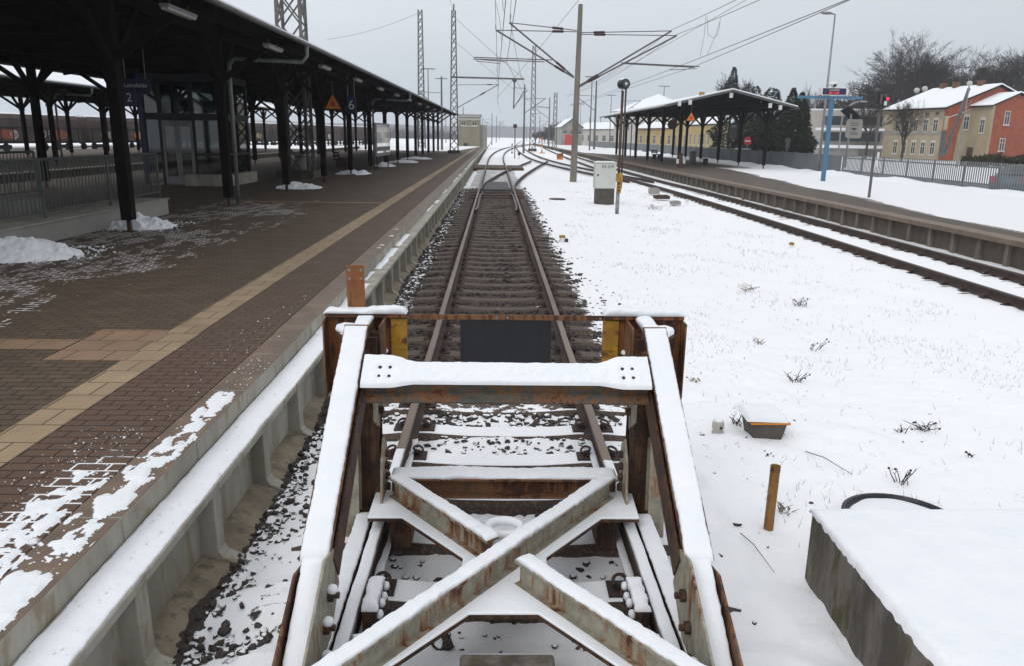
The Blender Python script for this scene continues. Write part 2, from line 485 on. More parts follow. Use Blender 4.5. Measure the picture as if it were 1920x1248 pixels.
def snowbar(p0, p1, w, t, up=ZUP, step=.018, end=True, jag=.0035, mb=None):
    """a soft ridge of snow lying along a bar; p0-p1 is the bar's top centre line"""
    mb = mb or MB()
    d, sd, u = mb.frame(p0, p1, up)
    Ln = (Vector(p1) - Vector(p0)).length
    n = max(3, int(Ln / step)); K = 9
    rr = []
    for i in range(n + 1):
        s = i / n
        c = Vector(p0).lerp(Vector(p1), s)
        lw = 1 - .10 * max(0, fbm(c, 3.1, 2)) - .03; lt = 1 + .55 * fbm(c + Vector((5, 2, 1)), 2.6, 2)
        e = 1.0
        if end:
            q = min(s, 1 - s) * Ln
            e = min(1, math.sqrt(max(q, .0) / (t * 1.2 + 1e-6)) * .9 + .1)
        ring = []
        for k in range(K):
            a = math.pi * k / (K - 1)
            ca, sa = math.cos(a), math.sin(a)
            x = math.copysign(abs(ca) ** .28, ca) * w / 2 * lw
            y = (sa ** .42) * t * e * lt
            q = c + sd * x
            nz = fbm(q, 22, 4); nw = fbm(q + Vector((3, 1, 7)), 34, 4)
            x += nw * jag * (1 if k < K / 2 else -1) * (1 if abs(ca) > .4 else 0)
            y *= 1 + nz * .30
            ring.append(c + sd * x + u * (y - .002))
        rr.append(ring)
    mb.rings(rr)
    return mb

def snowsheet(fn, nx, ny, mb=None):
    mb = mb or MB()
    vs = [fn(i / nx, j / ny) for j in range(ny + 1) for i in range(nx + 1)]
    fs = [(j * (nx + 1) + i, j * (nx + 1) + i + 1, (j + 1) * (nx + 1) + i + 1, (j + 1) * (nx + 1) + i) for j in range(ny) for i in range(nx)]
    return mb.add(vs, fs)

def np_mesh(name, V, F, mat, parent=None, smooth=False, loc=None):
    """V (n,3) F (m,k) arrays -> one object, quickly"""
    V = np.asarray(V, dtype=np.float64)
    W = WM[parent.name] if parent is not None else (Matrix.Translation(Vector(loc)) if loc is not None else Matrix.Identity(4))
    inv = np.array(W.inverted())
    V = (V @ inv[:3, :3].T + inv[:3, 3]).astype(np.float32)
    F = np.asarray(F, dtype=np.int32); k = F.shape[1]
    me = bpy.data.meshes.new(name)
    me.vertices.add(len(V)); me.vertices.foreach_set('co', V.ravel())
    me.loops.add(F.size); me.loops.foreach_set('vertex_index', F.ravel())
    me.polygons.add(len(F))
    me.polygons.foreach_set('loop_start', np.arange(0, F.size, k, dtype=np.int32))
    me.polygons.foreach_set('loop_total', np.full(len(F), k, dtype=np.int32))
    if smooth: me.polygons.foreach_set('use_smooth', np.ones(len(F), dtype=bool))
    me.materials.append(MAT[mat]); me.update(calc_edges=True); me.validate()
    o = bpy.data.objects.new(name, me); COL.objects.link(o)
    if parent is not None: o.parent = parent
    elif loc is not None: o.location = loc
    WM[o.name] = W
    return o

# ------------------------------------------------------------------ camera (measured from the photograph's vanishing points)
FPX, PITCH, YAW, ROLL, HC = 1447.0, R(14.287), R(1.418), R(-.855), 2.25
F_ = Vector((math.sin(YAW) * math.cos(PITCH), math.cos(YAW) * math.cos(PITCH), -math.sin(PITCH)))
X_ = Vector((math.cos(YAW), -math.sin(YAW), 0)); D_ = F_.cross(X_)
XR = X_ * math.cos(ROLL) + D_ * math.sin(ROLL); DR = -X_ * math.sin(ROLL) + D_ * math.cos(ROLL)
cam = bpy.data.cameras.new('camera'); cam.lens = 36 * FPX / 1920; cam.sensor_width = 36
cam.clip_start = .05; cam.clip_end = 6000
co = bpy.data.objects.new('camera', cam); COL.objects.link(co)
co.matrix_world = Matrix(((XR.x, -DR.x, -F_.x, 0), (XR.y, -DR.y, -F_.y, 0), (XR.z, -DR.z, -F_.z, HC), (0, 0, 0, 1)))
scene.camera = co

def ray(px, py):
    return XR * ((px - 960) / FPX) + DR * ((py - 624) / FPX) + F_
def atY(px, py, Y):
    d = ray(px, py); k = Y / d.y
    return Vector((d.x * k, Y, HC + d.z * k))
def atZ(px, py, z):
    d = ray(px, py); k = (z - HC) / d.z
    return Vector((d.x * k, d.y * k, z))
def atX(px, py, X):
    d = ray(px, py); k = X / d.x
    return Vector((X, d.y * k, HC + d.z * k))

# ------------------------------------------------------------------ light: an overcast winter noon
w = bpy.data.worlds.new('World'); scene.world = w; w.use_nodes = True
nt = w.node_tree; bg = nt.nodes['Background']
SUN_EL, SUN_ROT = R(38), R(215)
sky = N(nt, 'ShaderNodeTexSky', sky_type='NISHITA'); sky.sun_disc = False
sky.sun_elevation = SUN_EL; sky.sun_rotation = SUN_ROT; sky.air_density = 1.5; sky.dust_density = 4
hsv = N(nt, 'ShaderNodeHueSaturation', i_Saturation=.35); L(nt, sky.outputs[0], hsv.inputs['Color'])
tc = N(nt, 'ShaderNodeTexCoord'); sp = N(nt, 'ShaderNodeSeparateXYZ'); L(nt, tc.outputs['Generated'], sp.inputs[0])
up = math_n(nt, 'MAXIMUM', sp.outputs[2], 0.0)
ramp = N(nt, 'ShaderNodeValToRGB'); L(nt, up, ramp.inputs[0])
cr = ramp.color_ramp; cr.elements[0].position = 0; cr.elements[0].color = (.49, .545, .60, 1)
cr.elements[1].position = 1; cr.elements[1].color = (1.16, 1.18, 1.21, 1)
for p, c in ((.06, (.58, .635, .69)), (.13, (.72, .765, .82)), (.2, (.78, .82, .87)), (.5, (.96, .985, 1.03))):
    e = cr.elements.new(p); e.color = (*c, 1)
cl = noise_n(nt, tc.outputs['Generated'], 2.2, 5, .5, (1, 1, 3.2))
cl = math_n(nt, 'ADD', .88, math_n(nt, 'MULTIPLY', cl, .24))
cl = math_n(nt, 'MULTIPLY', cl, math_n(nt, 'SUBTRACT', 1.0, math_n(nt, 'MULTIPLY', sp.outputs[0], .16)))
vm = N(nt, 'ShaderNodeVectorMath', operation='SCALE'); L(nt, ramp.outputs[0], vm.inputs[0]); L(nt, math_n(nt, 'MULTIPLY', cl, 10.0), vm.inputs['Scale'])
L(nt, mixc(nt, .93, hsv.outputs[0], vm.outputs[0]), bg.inputs['Color'])
bg.inputs['Strength'].default_value = .1
sun = bpy.data.lights.new('sun', 'SUN'); sun.energy = .7; sun.angle = R(25); sun.color = (1, .97, .93)
so = bpy.data.objects.new('sun', sun); COL.objects.link(so)
so.rotation_euler = (math.pi / 2 - SUN_EL, 0, math.pi - SUN_ROT)
scene.view_settings.view_transform = 'Standard'; scene.view_settings.look = 'None'
scene.view_settings.exposure = 0; scene.view_settings.gamma = 1
# ------------------------------------------------------------------ ground
CX = .075                                           # centre of the main track
def gz(x, y):
    base = -.195
    if x > 1.5: base -= min(1, (x - 1.5) / 6) * .10
    if -1.45 < x < 1.55 and y < 75:
        base += (.012 if y > 5.6 else .026) * math.cos((y - 5.57) / .6 * 2 * math.pi) - (.016 + .055 * max(0, min(1, (6.0 - y) / .7)) * max(0, min(1, (1.2 - abs(x - .075)) / .3)))
    if x < -1.1: base -= .06 * min(1, (-1.1 - x) / .35)
    n = fbm((x, y, 0), .9, 3) * .035 + fbm((x, y, 4), 5, 3) * (.012 if x < 1.6 else .022) + fbm((x, y, 9), 19, 3) * (.013 if y < 9 and x < 1.8 else .006)
    if x > 3.5 or y > 40: n *= .8
    return base + n
xs = [-4000, -1500, -600, -250, -120, -80, -60, -45, -36, -30, -25, -21, -17.5, -12, -6, -3] + list(np.arange(-1.75, 3.6, .045)) + list(np.arange(3.7, 11.2, .13)) + [11.6, 13, 16, 21, 24, 30, 40, 55, 75, 100, 140, 220, 400, 900, 2000, 4000]
ys = [-60, -20, -6, -2, 0, 1.2] + list(np.arange(1.8, 8, .04))
y = 8.0; st = .045
while y < 260:
    ys.append(y); y += st; st *= 1.028
ys += [300, 380, 500, 700, 1000, 1600, 2600, 4500]
V = []
for yy in ys:
    for xx in xs:
        z = gz(xx, yy) if (abs(xx) < 12 and yy < 90 and yy > 0) else -.2
        if xx > 21.5: z = -.2 + min(1, max(0, xx - 30) / 5) * .38
        if xx < -19 or yy > 200: z = -.25
        V.append((xx, yy, z))
nx, ny = len(xs), len(ys)
Fq = [(j * nx + i, j * nx + i + 1, (j + 1) * nx + i + 1, (j + 1) * nx + i) for j in range(ny - 1) for i in range(nx - 1)]
struct(np_mesh('ground', V, Fq, 'ground', smooth=True))

# a wooded rise at the horizon
mb = MB()
rr = [[], [], []]
for i in range(61):
    a = i / 60; X = -1500 + 2900 * a
    h = 20 + 16 * noise.noise(Vector((a * 5, 1, 0))) + 10 * noise.noise(Vector((a * 19, 4, 0))) + max(0, min(14, (-X - 150) * .05))
    rr[0].append((X, 1080, -2)); rr[1].append((X, 1180, h * .62)); rr[2].append((X, 1380, h * .62 - 4))
n = 61
mb.add(rr[0] + rr[1] + rr[2], [(k * n + i, k * n + i + 1, (k + 1) * n + i + 1, (k + 1) * n + i) for k in range(2) for i in range(n - 1)])
struct(mb.build('hills', 'farwood', smooth=True))

# ------------------------------------------------------------------ rails and sleepers
RAILP = [(-.065, -.15), (.065, -.15), (.065, -.141), (.012, -.122), (.009, -.05), (.034, -.038), (.036, -.008), (.028, 0), (-.028, 0), (-.036, -.008), (-.034, -.038), (-.009, -.05), (-.012, -.122), (-.065, -.141)]
def smooth_path(pts, step=.8):
    pts = [Vector(p) for p in pts]
    out = []
    for i in range(len(pts) - 1):
        p0 = pts[max(i - 1, 0)]; p1 = pts[i]; p2 = pts[i + 1]; p3 = pts[min(i + 2, len(pts) - 1)]
        n = max(1, int((p2 - p1).length / step))
        for k in range(n):
            t = k / n
            out.append(.5 * ((2 * p1) + (p2 - p0) * t + (2 * p0 - 5 * p1 + 4 * p2 - p3) * t * t + (3 * p1 - p0 - 3 * p2 + p3) * t ** 3))
    out.append(pts[-1]); return out

def rail(path, parent, head='railhead', name='rail'):
    mb = MB(); rings = []
    for i, p in enumerate(path):
        d = (path[min(i + 1, len(path) - 1)] - path[max(i - 1, 0)]); d.z = 0; d.normalize()
        sd = Vector((d.y, -d.x, 0))
        rings.append([p + sd * a + ZUP * b for a, b in RAILP])
    mb.rings(rings)
    k = len(RAILP)
    for fi in range((len(path) - 1) * k):
        if fi % k in (6, 7, 8): mb.m[fi] = 1
    return mb.build(name, ['rail', head], parent)

def offset(path, d):
    out = []
    for i, p in enumerate(path):
        t = (path[min(i + 1, len(path) - 1)] - path[max(i - 1, 0)]); t.z = 0; t.normalize()
        out.append(p + Vector((t.y, -t.x, 0)) * d)
    return out

SLX = [-1.3, -1.22, -.98, -.88, -.62, -.5, -.3, 0, .3, .5, .62, .88, .98, 1.22, 1.3]
SLZ = [-.20, -.178, -.165, -.155, -.155, -.165, -.178, -.182, -.178, -.165, -.155, -.155, -.165, -.178, -.20]
def sleeper_mesh(parent, x, y, dz=0, name='sleeper'):
    mb = MB(); rings = []
    for a, z in zip(SLX, SLZ):
        z += dz; c = x + a
        rings.append([(c, y - .15, -.34 + dz), (c, y - .13, z - .045), (c, y - .10, z), (c, y + .10, z), (c, y + .13, z - .045), (c, y + .15, -.34 + dz)])
    mb.rings(rings)
    o = mb.build(name, 'sleeper', parent, bevel=.006); fix_normals(o); return o

def fastening(parent, x, y, dz=0):
    """base plate with two bent spring clips, one each side of the rail foot"""
    mb = MB()
    mb.box((x, y, -.149 + dz), (.34, .15, .012))
    for s in (-1, 1):
        mb.box((x + s * .095, y, -.128 + dz), (.05, .05, .034))
        pts = []
        for k in range(13):
            a = -.5 + k / 12 * 5.6
            pts.append((x + s * (.105 + .035 * math.cos(a)), y + .055 * math.sin(a) * (1 if k < 9 else .8), -.105 + dz + .02 * math.sin(a * .5)))
        mb.tube(pts, .010, 6)
    return mb.build('rail_fastening', 'rail', parent)

main = thing('railway_track', 'dark dead end track running from the buffer stop along the brick platform', 'railway track', (CX, 5.57, 0))
def mainx(y):
    return CX if y < 75 else CX + (y - 75) ** 2 * .00042
cpath = [Vector((mainx(v), v, 0)) for v in list(np.arange(2.55, 75, 4)) + list(np.arange(75, 420, 9))]
rail(offset(cpath, -.7525), main); rail(offset(cpath, .7525), main)
s0 = sleeper_mesh(main, CX, 5.57)
f1 = fastening(s0, CX - .7525, 5.57); f2 = fastening(s0, CX + .7525, 5.57)
for k in range(-5, 94):
    if k == 0: continue
    c = s0.copy(); COL.objects.link(c); c.parent = main; c.location = (rnd.uniform(-.02, .02), k * .6 + rnd.uniform(-.02, .02), rnd.uniform(-.008, .006))
    c.rotation_euler = (0, 0, rnd.uniform(-.012, .012))
    if k < 45:
        for f in (f1, f2):
            d = f.copy(); COL.objects.link(d); d.parent = c
# snow lying on the rail heads close to the buffer stop
for s in (-1, 1):
    x = CX + s * .7525
    snowbar((x, 2.55, 0), (x, 5.35 if s < 0 else 5.15, 0), .066, .022, step=.05).build('rail_snow', 'snow', main, smooth=True)
    mbf = MB()
    snowbar((x - s * .048, 2.55, -.142), (x - s * .048, 5.9, -.142), .05, .016, step=.06, mb=mbf)
    mbf.build('rail_snow', 'snow', main, smooth=True)

# right-hand running line
RZ = -.12
rt = thing('railway_track', 'snowy running line with two dark rails beside the canopied platform on the right', 'railway track', (9.12, 20, RZ))
rp = [Vector((9.1, -12, RZ)), Vector((9.13, 12, RZ)), Vector((9.2, 25, RZ)), Vector((9.16, 36, RZ)), Vector((8.9, 46, RZ)), Vector((8.75, 58, RZ + .03)), Vector((8.85, 75, RZ + .06)), Vector((9.4, 110, -.02)), Vector((11.5, 180, 0)), Vector((17, 300, 0)), Vector((26, 420, 0))]
rpath = smooth_path(rp, 1.2)
rail(offset(rpath, -.7525), rt, 'railhead_r'); rail(offset(rpath, .7525), rt, 'railhead_r')
s1 = sleeper_mesh(rt, 9.14, 9.0, RZ)
g1 = fastening(s1, 9.14 - .7525, 9.0, RZ); g2 = fastening(s1, 9.14 + .7525, 9.0, RZ)
for k in range(1, 90):
    c = s1.copy(); COL.objects.link(c); c.parent = rt
    yy = 9 + k * .6
    dx = (9.13 + (yy - 12) / 13 * .07 if yy < 25 else (9.2 - (yy - 25) / 21 * .3 if yy < 46 else 8.9 - (yy - 46) * .008)) - 9.14
    c.location = (dx, k * .6, rnd.uniform(-.005, .003) - .008)
    if k < 45:
        for f in (g1, g2):
            d = f.copy(); COL.objects.link(d); d.parent = c

# diverging and middle lines of the junction
br = thing('railway_track', 'curved turnout rails branching right from the dead end track ahead of the mast', 'railway track', (1.5, 50, 0))
rail(smooth_path([Vector(p) for p in ((-.62, 34, 0), (-.53, 38, 0), (-.1, 44, 0), (.67, 52.2, 0), (1.85, 62.3, 0), (3.5, 76, 0))]), br, 'railhead_r')
rail(smooth_path([Vector(p) for p in ((.86, 34, 0), (.98, 38.2, 0), (1.5, 44.8, 0), (2.35, 53, 0), (3.5, 63, 0), (5.1, 76, 0))]), br, 'railhead_r')
for s, xx in ((-1, -.56), (1, .72)):   # check rails between the running rails
    rail(smooth_path([Vector((xx - .05, 24.5, -.01)), Vector((xx, 25.5, -.01)), Vector((xx, 31, -.01)), Vector((xx - .07 * s, 32, -.01))]), br, 'railhead_r', 'check_rail')
ml = thing('railway_track', 'middle line of dark rails joining the right line behind the grey cabinet', 'railway track', (5, 70, 0))
mp_ = smooth_path([Vector(p) for p in ((8.45, 45, RZ), (6.9, 54, -.06), (5.3, 68, 0), (4.55, 85, 0), (4.4, 110, 0), (4.9, 155, 0), (7, 230, 0), (15, 420, 0))], 1.5)
rail(offset(mp_, -.7525), ml, 'railhead_r'); rail(offset(mp_, .7525), ml, 'railhead_r')

# board crossing and grey panels between the rails
mb = MB()
for x0, x1 in ((-1.55, -.75), (-.6, .75), (.92, 2.1)):
    for k in range(6): mb.b2(x0, x1, 57.5 + k * .95, 58.4 + k * .95, -.2, -.012 + rnd.uniform(-.004, .004))
tag(mb.build('board_crossing', 'boards', loc=(CX, 60, -.2), bevel=.01), 'brown timber board crossing laid between and beside the rails', 'level crossing')
mb = MB()
for k in range(5): mb.b2(-.52, .66, 35.2 + k * 1.15, 36.25 + k * 1.15, -.2, -.075)
tag(mb.build('switch_cover', 'greyboards', loc=(CX, 37, -.2), bevel=.02), 'dark grey cover plates between the rails at the turnout', 'cover plates')
# switch blade rods
mb = MB()
for yy in (30.3, 31.5, 33.0): mb.bar((-1.0, yy, -.09), (1.15, yy + .05, -.09), .05, .04)
tag(mb.build('switch_rod', 'rail', loc=(CX, 31, -.1)), 'dark rods lying across the track at the tip of the turnout', 'switch rods')

# ------------------------------------------------------------------ ballast stones: one mass
def ico():
    t = (1 + 5 ** .5) / 2
    v = np.array([(-1, t, 0), (1, t, 0), (-1, -t, 0), (1, -t, 0), (0, -1, t), (0, 1, t), (0, -1, -t), (0, 1, -t), (t, 0, -1), (t, 0, 1), (-t, 0, -1), (-t, 0, 1)], float)
    v /= np.linalg.norm(v[0])
    f = np.array([(0, 11, 5), (0, 5, 1), (0, 1, 7), (0, 7, 10), (0, 10, 11), (1, 5, 9), (5, 11, 4), (11, 10, 2), (10, 7, 6), (7, 1, 8), (3, 9, 4), (3, 4, 2), (3, 2, 6), (3, 6, 8), (3, 8, 9), (4, 9, 5), (2, 4, 11), (6, 2, 10), (8, 6, 7), (9, 8, 1)])
    return v, f
IV, IF = ico()
rs = np.random.RandomState(3)
def stones(name, P, S, mat):
    n = len(P)
    V = np.repeat(IV[None], n, 0) * (1 + rs.uniform(-.5, .42, (n, 12, 1)))
    V *= rs.uniform(.6, 1.25, (n, 1, 3)) * S[:, None, None]
    a = rs.uniform(0, 6.28, n); c, s = np.cos(a), np.sin(a)
    X = V[..., 0] * c[:, None] - V[..., 1] * s[:, None]; Y = V[..., 0] * s[:, None] + V[..., 1] * c[:, None]
    V = np.stack([X, Y, V[..., 2] * .75], -1) + P[:, None, :]
    F = (IF[None] + (np.arange(n) * 12)[:, None, None]).reshape(-1, 3)
    return struct(np_mesh(name, V.reshape(-1, 3), F, mat), 'stuff')
P = []; S = []
def sow(x0, x1, y0, y1, dens, smin, smax, dz=0.0, fade=None, avoid=True):
    n = int((x1 - x0) * (y1 - y0) * dens)
    for _ in range(n):
        x = rs.uniform(x0, x1); yv = rs.uniform(y0, y1)
        if fade and rs.uniform() > fade(x, yv): continue
        s = rs.uniform(smin, smax)
        k = ((yv - 5.57) / .6) % 1.0
        d = min(k, 1 - k) * .6
        if avoid and d < .115 and abs(x - CX) < 1.31: continue
        P.append((x, yv, gz(x, yv) + s * .25 + dz)); S.append(s)
sow(-1.5, 1.4, 6.0, 13, 330, .022, .042, fade=lambda x, y: min(1, max(.1, (y - 5.9) / 1.2)) * (1 if x < 1.05 else max(.05, 1 - (x - 1.05) / .4)))
sow(-1.55, 1.6, 13, 38, 130, .03, .055, fade=lambda x, y: 1 if x < 1.0 else max(.05, 1 - (x - 1.0) / .6))
sow(-.68, .84, 2.3, 6.6, 260, .009, .030, -.002, fade=lambda x, y: max(.02, min(1, .16 + 1.1 * fbm((x, y, 2), 1.7, 3) + max(0, y - 5.4) * .5)))
sow(-1.55, -.9, 2.2, 7.5, 620, .009, .030, .0, fade=lambda x, y: max(.06, min(1, .32 + .8 * fbm((x, y, 6), 2.0, 3) + (.6 if x < -1.38 else 0))))
sow(.95, 2.6, 2.4, 7, 26, .010, .026, -.004, fade=lambda x, y: max(.02, 1 - (x - .95) / .9))
sow(1.2, 2.3, 6, 16, 60, .012, .03, -.004, fade=lambda x, y: max(.02, 1 - (x - 1.2) / .8))
sow(-.58, -.20, 3.42, 3.9, 420, .014, .034, .0)
sow(.42, .80, 3.42, 3.9, 420, .014, .034, .0)
sow(-.35, .5, 2.1, 3.1, 160, .012, .032, .0)
sow(9.95, 10.7, 10, 30, 150, .02, .045, -.06, avoid=False)
stones('ballast', np.array(P), np.array(S), 'ballast')
# ------------------------------------------------------------------ left platform
PZ = .38; PX = -1.85
def left_snow(nt, x, y, P):
    # trodden rests: a band beside the canopy posts, a dusting along the edge near the camera
    n = noise_n(nt, P, .8, 5, .6, (.9, .55, 1))
    band = math_n(nt, 'MULTIPLY', sstep(nt, x, -3.9, -5.4), sstep(nt, x, -8.2, -7.2))
    band = math_n(nt, 'MULTIPLY', band, sstep(nt, y, 24.5, 20.5))
    band = math_n(nt, 'MULTIPLY', band, sstep(nt, y, 6.2, 8.2))
    st = noise_n(nt, P, 2.6, 5, .65, (1.5, .55, 1))
    band = math_n(nt, 'MULTIPLY', band, sstep(nt, st, .40, .60))
    s = math_n(nt, 'MULTIPLY', band, math_n(nt, 'ADD', .12, math_n(nt, 'MULTIPLY', sstep(nt, n, .36, .6), .85)))
    edge = math_n(nt, 'MULTIPLY', sstep(nt, x, -2.40, -2.16), sstep(nt, y, 4.5, 3.2))
    edge = math_n(nt, 'MULTIPLY', edge, 1.0)
    mid = math_n(nt, 'MULTIPLY', math_n(nt, 'MULTIPLY', sstep(nt, x, -2.75, -2.3), sstep(nt, y, 5.4, 3.8)), .42)
    far = math_n(nt, 'MULTIPLY', sstep(nt, y, 92, 99), sstep(nt, math_n(nt, 'ADD', x, math_n(nt, 'MULTIPLY', math_n(nt, 'SUBTRACT', y, 95), -.05)), -4.4, -5.2))
    s = math_n(nt, 'MAXIMUM', s, edge); s = math_n(nt, 'MAXIMUM', s, mid)
    return math_n(nt, 'MAXIMUM', s, math_n(nt, 'MULTIPLY', far, 1.6))
MAT['paving'] = paving_mat('brick_paving', (.130, .092, .062), (.092, .066, .046), (.030, .023, .018), left_snow, red=(.118, .070, .052))
def zero_snow(nt, x, y, P):
    return math_n(nt, 'MULTIPLY', sstep(nt, noise_n(nt, P, 2, 5), .72, .8), .5)
MAT['striptile'] = paving_mat('beige_tiles', (.37, .275, .175), (.30, .22, .14), (.09, .07, .05), zero_snow, bw=.31, bh=.3)
MAT['slabtile'] = paving_mat('tan_tiles', (.30, .20, .13), (.24, .155, .10), (.07, .055, .045), zero_snow, bw=.33, bh=.33)

mb = MB(); mb.b2(-17.1, -2.125, -3, 140, -.3, PZ)
struct(mb.build('platform_paving', 'paving'))
mb = MB(); mb.b2(-3.12, -2.81, -3, 135, PZ - .05, PZ + .004)
struct(mb.build('guide_strip', 'striptile'))
mb = MB()
mb.b2(-3.78, -3.122, 6.30, 7.31, PZ - .05, PZ + .004)
mb.b2(-5.2, -3.79, 6.63, 6.97, PZ - .05, PZ + .004)
struct(mb.build('paving_slabs', 'slabtile'))
mb = MB(); mb.b2(-7.4, -3.125, 21.7, 22.0, PZ - .05, PZ + .005)
struct(mb.build('paving_strip', 'slabtile'))

wall = thing('platform_edge_wall', 'pale concrete platform edge wall with a snowy ledge left of the dead end track', 'platform wall', (PX, 5, -.2))
# coping blocks
c0 = None
for k in range(34):
    y0 = .55 + k * 1.0
    mb = MB(); mb.b2(-2.12, PX, y0 + .004, y0 + .996, PZ - .135, PZ)
    mb.m[1] = 1
    for i, f in enumerate(mb.f): mb.m[i] = 1 if i == 1 else 0
    c0 = mb.build('coping', ['concrete', 'coping'], wall, bevel=.008)
mb = MB(); mb.b2(-2.12, PX, 34.56, 140, PZ - .135, PZ)
mb.m[1] = 1
mb.build('coping', ['concrete', 'coping'], wall)
# ledge, snow on it
mb = MB(); mb.b2(-2.4, -1.62, -.5, 140, .190, .245)
mb.build('ledge', 'concrete', wall, bevel=.01)
mb = MB(); snowbar((-1.735, .6, .243), (-1.735, 9.5, .243), .222, .016, step=.025, jag=.004, mb=mb)
mb.build('ledge_snow', 'snow', wall, smooth=True)
mb = MB(); yq = 9.2
while yq < 70:
    ln = rnd.uniform(.8, 3.0); wd = rnd.uniform(.06, .16) * (1 if yq < 20 else .8)
    if rnd.random() < (.95 if yq < 15 else .6):
        snowbar((-1.85 + wd / 2, yq, .243), (-1.85 + wd / 2, yq + ln, .243), wd, .015, step=.15, jag=.03, mb=mb)
    yq += ln * rnd.uniform(.9, 1.3)
mb.build('ledge_snow', 'snow', wall, smooth=True)
# snow on the copings: ragged patches
def patch(x0, x1, y0, y1, z, thr, seed, step=.0125, h=.012, mb=None):
    mb = mb or MB(); nx = int((x1 - x0) / step); ny = int((y1 - y0) / step)
    H = {}
    for i in range(nx + 1):
        for j in range(ny + 1):
            x = x0 + i * step; y = y0 + j * step
            e = min(i, nx - i) / nx * 2; e2 = min(j, ny - j) / ny * 2
            v = .5 + .5 * noise.fractal(Vector((x * 11, y * 5.0, seed)), .8, 2, 6) - thr + .35 * (min(1, e * 2.2) - 1) + .2 * (min(1, e2 * 3) - 1)
            H[i, j] = v
    idx = {}; vs = []; fs = []
    def vid(i, j):
        if (i, j) not in idx:
            v = H[i, j]
            idx[i, j] = len(vs)
            vs.append((x0 + i * step, y0 + j * step, z + (max(0, min(1, v * 5)) ** .6) * h * (1 + .3 * noise.noise(Vector((i * .4, j * .4, seed)))) - .001))
        return idx[i, j]
    for i in range(nx):
        for j in range(ny):
            if sum(H[a, b] > 0 for a, b in ((i, j), (i + 1, j), (i + 1, j + 1), (i, j + 1))) >= 2:
                fs.append((vid(i, j), vid(i + 1, j), vid(i + 1, j + 1), vid(i, j + 1)))
    return mb.add(vs, fs)
mb = MB()
patch(-2.12, -1.855, 1.5, 3.32, PZ, .31, 1, mb=mb)
patch(-2.10, -1.855, 3.3, 4.6, PZ, .36, 5, mb=mb)
patch(-2.06, -1.855, 4.5, 5.5, PZ, .38, 9, mb=mb)
patch(-2.05, -1.86, 13, 17, PZ, .66, 13, step=.05, mb=mb)
patch(-2.42, -2.10, 1.5, 4.1, PZ, .40, 21, h=.012, mb=mb)
mb.build('coping_snow', 'snow', wall, smooth=True)
# wall units: one rib, one recessed panel, one sloping foot each
mb = MB()
y0 = 1.2
mb.b2(-1.9, -1.725, y0, y0 + 1.0, -.35, .19)                        # panel
o_p = mb.build('wall_panel', 'concrete', wall, bevel=.004)
mb = MB(); mb.prism([(-1.80, y0 - .03, -.4), (-1.485, y0 - .03, -.4), (-1.49, y0 - .03, -.262), (-1.60, y0 - .03, -.21), (-1.626, y0 - .03, -.17), (-1.632, y0 - .03, .19), (-1.80, y0 - .03, .19)], (0, .12, 0))
o_r = mb.build('rib', 'concrete', wall, bevel=.006)
mb = MB(); mb.prism([(-1.80, y0 + .092, -.36), (-1.49, y0 + .092, -.36), (-1.495, y0 + .092, -.266), (-1.72, y0 + .092, -.19), (-1.80, y0 + .092, -.19)], (0, .876, 0))
o_f = mb.build('wall_foot', 'concrete_ochre', wall, bevel=.004)
for k in range(1, 72):
    for o in (o_p, o_r, o_f):
        c = o.copy(); COL.objects.link(c); c.parent = wall; c.location = (0, k * 1.0, 0)
mb = MB(); mb.b2(-1.9, -1.7, 73.2, 140, -.35, .19); mb.build('wall_panel', 'concrete_ochre', wall)

# snow piles beside the canopy posts
def pile(x, y, rx, ry, h, seed, label, z=PZ):
    mb = MB(); n = 60; vs = []; fs = []
    for j in range(n + 1):
        for i in range(n + 1):
            u, v = i / n * 2 - 1, j / n * 2 - 1
            r = math.sqrt(u * u + v * v)
            a = 1 + .25 * noise.noise(Vector((u * 1.5, v * 1.5, seed)))
            e = max(0, 1 - (r * a) ** 1.7)
            lum = noise.voronoi(Vector((u * rx * 9, v * ry * 9, seed)))[0][0]
            zz = h * e * (.75 + .45 * noise.noise(Vector((u * 2.4, v * 2.4, seed + 5)))) + (e > .02) * (.05 * (1 - lum * 1.6) + .03 * fbm((u * rx, v * ry, seed), 12, 3))
            vs.append((x + u * rx * 1.12, y + v * ry * 1.12, z - .012 + max(0, zz)))
    for j in range(n):
        for i in range(n):
            fs.append((j * (n + 1) + i, j * (n + 1) + i + 1, (j + 1) * (n + 1) + i + 1, (j + 1) * (n + 1) + i))
    mb.add(vs, [f for f in fs if max(vs[k][2] for k in f) > z - .005])
    tag(mb.build('snow_pile', 'snow', loc=(x, y, z), smooth=False), label, 'snow pile', 'snow piles along the canopy posts')
pile(-7.15, 11.75, .75, .6, .36, 1, 'broad lumpy snow pile nearest the camera against the stair parapet')
pile(-7.05, 15.65, .62, .5, .30, 2, 'shovelled snow pile around the foot of the thin ended front post')
pile(-6.85, 27.6, .72, .7, .24, 3, 'pointed snow pile at the post ahead of the lattice tower footing')
pile(-6.75, 37.8, .75, .9, .26, 4, 'snow pile round the canopy post under the hanging number six sign')
pile(-6.6, 47.3, .6, 1.0, .28, 5, 'snow pile beside the glass display case')
pile(-6.3, 54.5, .9, 1.2, .2, 6, 'low snow pile at the second post past the display case')
pile(-6.2, 63, 1.1, 1.5, .2, 7, 'flat snow pile near the far end of the left canopy')

